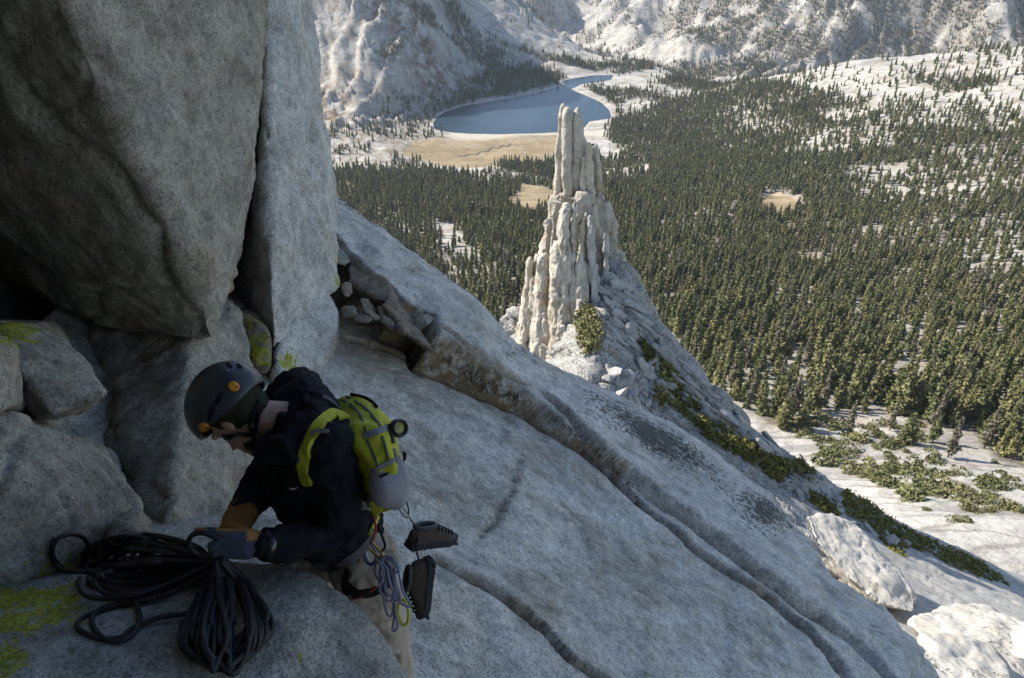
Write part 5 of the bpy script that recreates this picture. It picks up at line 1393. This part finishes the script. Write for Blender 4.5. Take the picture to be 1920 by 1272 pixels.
rope_line([(400, 1056, .07), (340, 1046, .06), (300, 1024, .04), (270, 1020, .03), (268, 1036, .03), (310, 1048, .05), (380, 1060, .06)])
rope_line([(402, 1044, .10), (372, 1040, .10), (354, 1022, .13), (360, 1004, .15), (382, 1000, .16), (410, 1012, .16)])
rope_line([(396, 1062, .09), (380, 1072, .09), (374, 1086, .075)]); rope_line([(404, 1058, .10), (384, 1066, .10), (366, 1080, .08)])
rope = mesh_obj('climbing_rope', RV, RF, M_ROPE); tag(rope, 'long black climbing rope heaped in coils on the near boulder', 'rope')
# ------------------------------------------------------------------ boulders low on the right
for pts, lbl, sd in (
    ([(1705,1168,41),(1740,1146,43),(1790,1129,44),(1850,1136,44),(1900,1152,43),(1940,1172,42),(1940,1300,36),(1880,1275,36.5),(1830,1222,37.5),(1770,1197,38.5),(1720,1188,39.5),(1760,1220,46),(1900,1180,50),(1950,1300,46)], 'white sunlit boulder low in the right corner', 71),
    ([(1512,968,50),(1560,962,52),(1610,987,52),(1650,1032,51),(1690,1080,49),(1722,1122,47),(1714,1150,45),(1650,1132,45),(1590,1082,46),(1530,1012,48),(1560,1000,56),(1700,1110,54),(1600,1120,52)], 'pale granite knob just beyond the slab edge', 72),
    ([(1722,1192,35),(1800,1188,36),(1858,1206,36),(1890,1246,34.5),(1915,1300,32),(1690,1300,31),(1760,1230,42),(1880,1280,40)], 'smooth grey boulder half in shadow below the white one', 73),
    ([(1893,1182,36),(1915,1174,36.5),(1945,1178,36),(1945,1238,34),(1905,1236,34.5),(1888,1212,35),(1930,1200,40)], 'dark angular boulder cut by the right edge', 74)):
    o = rock('boulder', [pd(pts)], 0.10, M_BOUL, 3, ((2.2, .35), (.7, .06), (.25, .02)), (1.8, .16), sd, lambda v, n: dict(black_lichen=.75 * sstep(.05, .4, fbm(v / 1.3, 3, 88))))
    tag(o, lbl, 'boulder')
# ------------------------------------------------------------------ talus stones
stone_meshes = []
for k in range(7):
    r_ = random.Random(300 + k); b2 = bmesh.new()
    sc = (1.0, r_.uniform(.5, .9), r_.uniform(.25, .6))
    hull_bm(b2, [np.array([r_.uniform(-1, 1) * sc[0], r_.uniform(-1, 1) * sc[1], r_.uniform(-1, 1) * sc[2]]) for _ in range(15)])
    bmesh.ops.bevel(b2, geom=list(b2.edges), offset=.05, segments=1, affect='EDGES')
    me = bpy.data.meshes.new('stone'); b2.to_mesh(me); b2.free(); me.materials.append(M_SLOPE); stone_meshes.append(me)
def in_poly(poly, n, rnd):
    xs = [p[0] for p in poly]; ys = [p[1] for p in poly]; out = []
    while len(out) < n:
        a, b = rnd.uniform(min(xs), max(xs)), rnd.uniform(min(ys), max(ys))
        if inside(np.array([a]), np.array([b]), poly)[0]: out.append((a, b))
    return out
r_ = random.Random(9)
for poly, n, smin, smax, lbl, grp in (
    ([(1130, 690), (1180, 690), (1215, 720), (1240, 760), (1262, 800), (1240, 795), (1190, 765), (1140, 715)], 46, .22, .75, 'angular grey talus stone at the foot of the pinnacle', 'talus below the pinnacle'),
    ([(1462, 888), (1500, 880), (1546, 902), (1552, 935), (1530, 948), (1490, 930)], 34, .2, .7, 'pale broken talus stone beside the heather on the ridge', 'talus beside the heather'),
    ([(1010, 600), (1090, 620), (1075, 690), (1020, 660)], 20, .25, .7, 'sunlit rock fragment at the left foot of the pinnacle', 'fragments left of the pinnacle'),
    ([(1200, 640), (1260, 700), (1240, 720), (1180, 660)], 16, .25, .6, 'grey slab fragment high on the ridge beside the bush', 'fragments by the bush'),
    ([(1560, 930), (1700, 1020), (1690, 1040), (1550, 960)], 14, .3, .8, 'pale stone lying among the long heather strip', 'stones among the heather')):
    for (a, b) in in_poly(poly, n, r_):
        h, nn = cast(BV_SLOPE, a, b)
        if h is None: continue
        o = bpy.data.objects.new('talus_stone', r_.choice(stone_meshes)); col.objects.link(o)
        s = r_.uniform(smin, smax) * r_.choice((.6, 1, 1.2))
        o.location = h + Vector((0, 0, s * .12)); o.scale = (s * r_.uniform(.8, 1.5), s, s)
        o.rotation_euler = (r_.uniform(-.5, .5), r_.uniform(.2, .9), r_.uniform(0, 6.3))
        tag(o, lbl, 'stone', grp)
# plates of rock lying down the shaded flank
plate_dir = Vector((0.72, -0.12, -0.62)).normalized()
for (a, b) in in_poly([(1150, 500), (1230, 612), (1310, 705), (1420, 812), (1530, 886), (1480, 885), (1380, 840), (1290, 775), (1215, 720), (1150, 640), (1118, 560)], 120, r_):
    h, nn = cast(BV_SLOPE, a, b)
    if h is None: continue
    o = bpy.data.objects.new('rock_plate', r_.choice(stone_meshes)); col.objects.link(o)
    x = (plate_dir + Vector((r_.gauss(0, .12), r_.gauss(0, .12), r_.gauss(0, .12)))).normalized(); z = (nn + Vector((r_.gauss(0, .3), r_.gauss(0, .3), r_.gauss(0, .3)))); z = (z - x * z.dot(x)).normalized(); y = z.cross(x)
    o.rotation_euler = Matrix((x, y, z)).transposed().to_euler()
    s = r_.uniform(.35, 1.0); o.location = h - z * s * .05; o.scale = (s * r_.uniform(1.2, 2.4), s * .7, s * r_.uniform(.5, 1.0))
    tag(o, 'grey rock plate lying on the shaded flank right of the pinnacle', 'rock', 'rock plates on the shaded flank')
# pebbles caught in the crack of the near slab
BV_SLAB = bvh_of([slab])
peb = []
for k in range(5):
    q_ = random.Random(400 + k); b2 = bmesh.new(); hull_bm(b2, [np.array([q_.gauss(0, 1), q_.gauss(0, .8), q_.gauss(0, .6)]) for _ in range(12)])
    bmesh.ops.bevel(b2, geom=list(b2.edges), offset=.06, segments=1, affect='EDGES')
    me = bpy.data.meshes.new('pebble'); b2.to_mesh(me); b2.free(); me.materials.append(M_WALL if k % 2 else M_DIRT); peb.append(me)
for line, n, spread, smax, lbl in (([(862, 690), (885, 700), (905, 722), (945, 735), (985, 755)], 60, 10, .020, 'loose grey pebble in the crack at the foot of the slab lip'),
                              ([(1045, 790), (1100, 830), (1170, 900), (1200, 950)], 30, 7, .018, 'loose pebble in the long slab crack farther right'),
                              ([(770, 640), (810, 652), (860, 690)], 14, 8, .028, 'loose stone below the brown corner blocks')):
    pts = spline([Vector((a, b, 0)) for a, b in line], 12)
    for k in range(n):
        p = r_.choice(pts); h, nn = cast(BV_SLAB, p.x + r_.gauss(0, spread * .5), p.y + r_.gauss(0, spread * .5))
        if h is None: continue
        o = bpy.data.objects.new('pebble', r_.choice(peb)); col.objects.link(o)
        s = smax * (.35 + .65 * r_.random() ** 2); o.location = h + nn * s * .3; o.scale = (s, s, s); o.rotation_euler = (r_.uniform(0, 6), r_.uniform(0, 6), r_.uniform(0, 6))
        tag(o, lbl, 'pebble', lbl.replace('loose ', '') + ' group')
# ------------------------------------------------------------------ heather and bushes on the ridge
BV_PIN = bvh_of([base, slope])
def heather(name, poly, n, size, lift, lbl, seed, mat, cat, bvh, group=None):
    rnd = random.Random(seed); vs, fs = [], []
    first = None
    for (a, b) in in_poly(poly, n, rnd):
        h, nn = cast(bvh, a, b)
        if h is None: continue
        if first is None: first = h
        if (h - first).length > 40: continue
        edge = sdf(np.array([a]), np.array([b]), poly)[0]
        top = lift * min(1, -edge / 10 + .25)
        for j in range(3):
            c = h + Vector((rnd.gauss(0, .15), rnd.gauss(0, .15), top * (j + rnd.random()) / 3)) 
            clump(vs, fs, c, size * rnd.uniform(.7, 1.35), rnd, 4, .9, (0, 0, 1))
    o = mesh_obj(name, [tuple(v) for v in vs], fs, mat, smooth=False)
    return tag(o, lbl, cat, group)
heather('pine_bush', [(1085, 572), (1108, 582), (1122, 605), (1130, 632), (1124, 655), (1098, 668), (1082, 645), (1078, 605)], 260, .17, 1.2, 'dark green bush growing at the foot of the pinnacle', 1, M_SHRUB, 'bush', BV_PIN)
heather('heather_patch', [(1185, 622), (1205, 640), (1232, 672), (1228, 692), (1205, 668)], 110, .16, .5, 'narrow dark heather strip highest on the ridge', 2, M_HEATH, 'shrub', BV_SLOPE)
heather('heather_patch', [(1235, 668), (1262, 690), (1285, 735), (1315, 760), (1338, 800), (1330, 815), (1290, 785), (1265, 765), (1240, 760), (1225, 735), (1232, 710)], 420, .17, .6, 'broad olive heather patch above the slab edge', 3, M_HEATH, 'shrub', BV_SLOPE)
heather('heather_patch', [(1330, 768), (1360, 790), (1392, 825), (1385, 832), (1350, 815)], 120, .16, .5, 'small dark heather patch beside the broad one', 4, M_HEATH, 'shrub', BV_SLOPE)
heather('heather_patch', [(1290, 775), (1340, 815), (1400, 830), (1450, 860), (1500, 865), (1528, 888), (1520, 898), (1470, 890), (1462, 908), (1420, 878), (1370, 848), (1320, 818)], 520, .18, .7, 'long bushy heather band lining the slab edge', 5, M_HEATH, 'shrub', BV_SLOPE)
heather('heather_patch', [(1512, 922), (1530, 925), (1570, 955), (1578, 974), (1550, 965), (1520, 945)], 160, .16, .5, 'heather tuft between pale talus and the granite knob', 6, M_HEATH, 'shrub', BV_SLOPE)
heather('heather_patch', [(1590, 912), (1615, 925), (1640, 950), (1690, 985), (1740, 1010), (1760, 1020), (1740, 1040), (1700, 1025), (1690, 1048), (1655, 1020), (1640, 995), (1600, 975), (1570, 940)], 560, .17, .32, 'thick mossy green mat spreading down the ridge', 7, M_HEATH, 'shrub', BV_SLOPE)
heather('heather_patch', [(1765, 1024), (1790, 1030), (1840, 1055), (1880, 1085), (1892, 1098), (1850, 1086), (1800, 1070), (1752, 1045)], 300, .16, .25, 'lower tail of the mossy mat pointing to the right edge', 8, M_HEATH, 'shrub', BV_SLOPE)
# ------------------------------------------------------------------ wind-bent shrubs on the pale granite below
def on_terrain(uv):
    uv = np.array(uv, float); q = ray(uv[:, 0], uv[:, 1])
    ds = np.geomspace(95, 900, 420)
    p = q[:, None, :] * ds[None, :, None]
    hz = height(p[..., 0].ravel(), p[..., 1].ravel()).reshape(p.shape[:2])
    below = p[..., 2] < hz
    i = below.argmax(1)
    return p[np.arange(len(uv)), i], ds[i], below.any(1)
SH = [(1575,848,20),(1568,835,13),(1665,840,18),(1670,860,11),(1722,827,16),(1688,832,15),(1650,820,15),(1615,827,18),(1592,818,13),(1564,806,13),(1514,818,18),(1520,797,18),(1795,846,7),(1745,867,18),(1618,879,24),(1604,889,15),
      (1561,870,24),(1670,886,22),(1703,882,15),(1736,886,24),(1790,889,15),(1766,893,11),(1646,900,20),(1670,912,24),(1618,898,9),(1722,912,24),(1736,929,20),(1712,938,24),(1760,922,22),(1778,936,22),(1792,922,13),(1811,924,20),
      (1849,914,26),(1868,917,13),(1913,917,13),(1851,929,11),(1842,945,20),(1816,957,15),(1830,964,9),(1861,964,11),(1887,955,18),(1908,957,18),(1738,959,8),(1802,981,14),(1882,898,14),(1868,870,6),(1903,850,18),(1892,836,16),(1540,826,12),
      (1545,850,12),(1600,862,8),(1640,842,9),(1700,850,8),(1585,800,12),(1626,804,12),(1660,800,12),(1690,806,11),(1720,800,12),(1750,815,10),(1700,824,9),(1540,786,12),(1490,800,12),(1474,786,10)]
shrub_meshes = []
for k in range(5):
    rnd = random.Random(600 + k); vs, fs = [], []
    lob = [(rnd.uniform(-.6, .6), rnd.uniform(-.6, .6), rnd.uniform(.35, .6)) for _ in range(5)]
    for j in range(150):
        lx_, ly_, lr = rnd.choice(lob); d = Vector((rnd.gauss(0, 1), rnd.gauss(0, 1), abs(rnd.gauss(0, .8)))).normalized() * lr * rnd.uniform(.5, 1.0)
        clump(vs, fs, Vector((lx_, ly_, .12)) + Vector((d.x, d.y, d.z * .85)), .13 * rnd.uniform(.7, 1.2), rnd, 4, .9, (0, 0, .5))
    stems = []; tv, tf = [], []
    for lx_, ly_, lr in lob:
        a, b = tube([(0, 0, -.1), (lx_ * .5, ly_ * .5, .15), (lx_, ly_, .12 + lr * .6)], [.03, .022, .008], 5); o_ = len(tv); tv += a; tf += [tuple(i + o_ for i in q) for q in b]
    shrub_meshes.append((make_mesh('foliage', (vs, fs), M_SHRUB), make_mesh('stem', (tv, tf), M_DEAD, True)))
pts3, dsh, ok = on_terrain([(a, b) for a, b, c in SH])
zone = lambda a, b: ('upper' if b < 845 else 'middle' if b < 905 else 'lower')
for k, (a, b, w) in enumerate(SH):
    if not ok[k]: continue
    e = bpy.data.objects.new('krummholz_shrub', None); col.objects.link(e)
    s = w * dsh[k] / FPX * 1.75
    e.location = Vector(pts3[k].tolist()) + Vector((0, 0, -.05)); e.scale = (s, s, s * r_.uniform(.75, 1.1)); e.rotation_euler = (0, 0, r_.uniform(0, 6.3))
    big = 'spreading' if w >= 18 else 'low' if w >= 11 else 'tiny'
    tag(e, '%s green shrub on the pale granite in the %s part of the clearing' % (big, zone(a, b)), 'shrub', '%s shrubs in the %s clearing' % (big, zone(a, b)))
    fm, sm = shrub_meshes[k % 5]
    for nm, m in (('foliage', fm), ('stem', sm)):
        c = bpy.data.objects.new(nm, m); col.objects.link(c); c.parent = e

# ------------------------------------------------------------------ mountain air
bm = bmesh.new(); bmesh.ops.create_cube(bm, size=1.0)
for v_ in bm.verts: v_.co = Vector((v_.co.x * 14600, 3850 + v_.co.y * 7900, -385 + v_.co.z * 850))
me = bpy.data.meshes.new('haze'); bm.to_mesh(me); bm.free()
hm = bpy.data.materials.new('mountain_air'); hm.use_nodes = True
hn = hm.node_tree; hn.nodes.remove(hn.nodes['Principled BSDF'])
pv = hn.nodes.new('ShaderNodeVolumePrincipled'); pv.inputs['Color'].default_value = (0.72, 0.86, 1.0, 1); pv.inputs['Density'].default_value = 0.00005; pv.inputs['Anisotropy'].default_value = 0.2
hn.links.new(pv.outputs[0], hn.nodes['Material Output'].inputs['Volume'])
me.materials.append(hm)
haze = link(bpy.data.objects.new('haze', me)); tag(haze, 'thin blue mountain haze over the valley', kind='stuff')
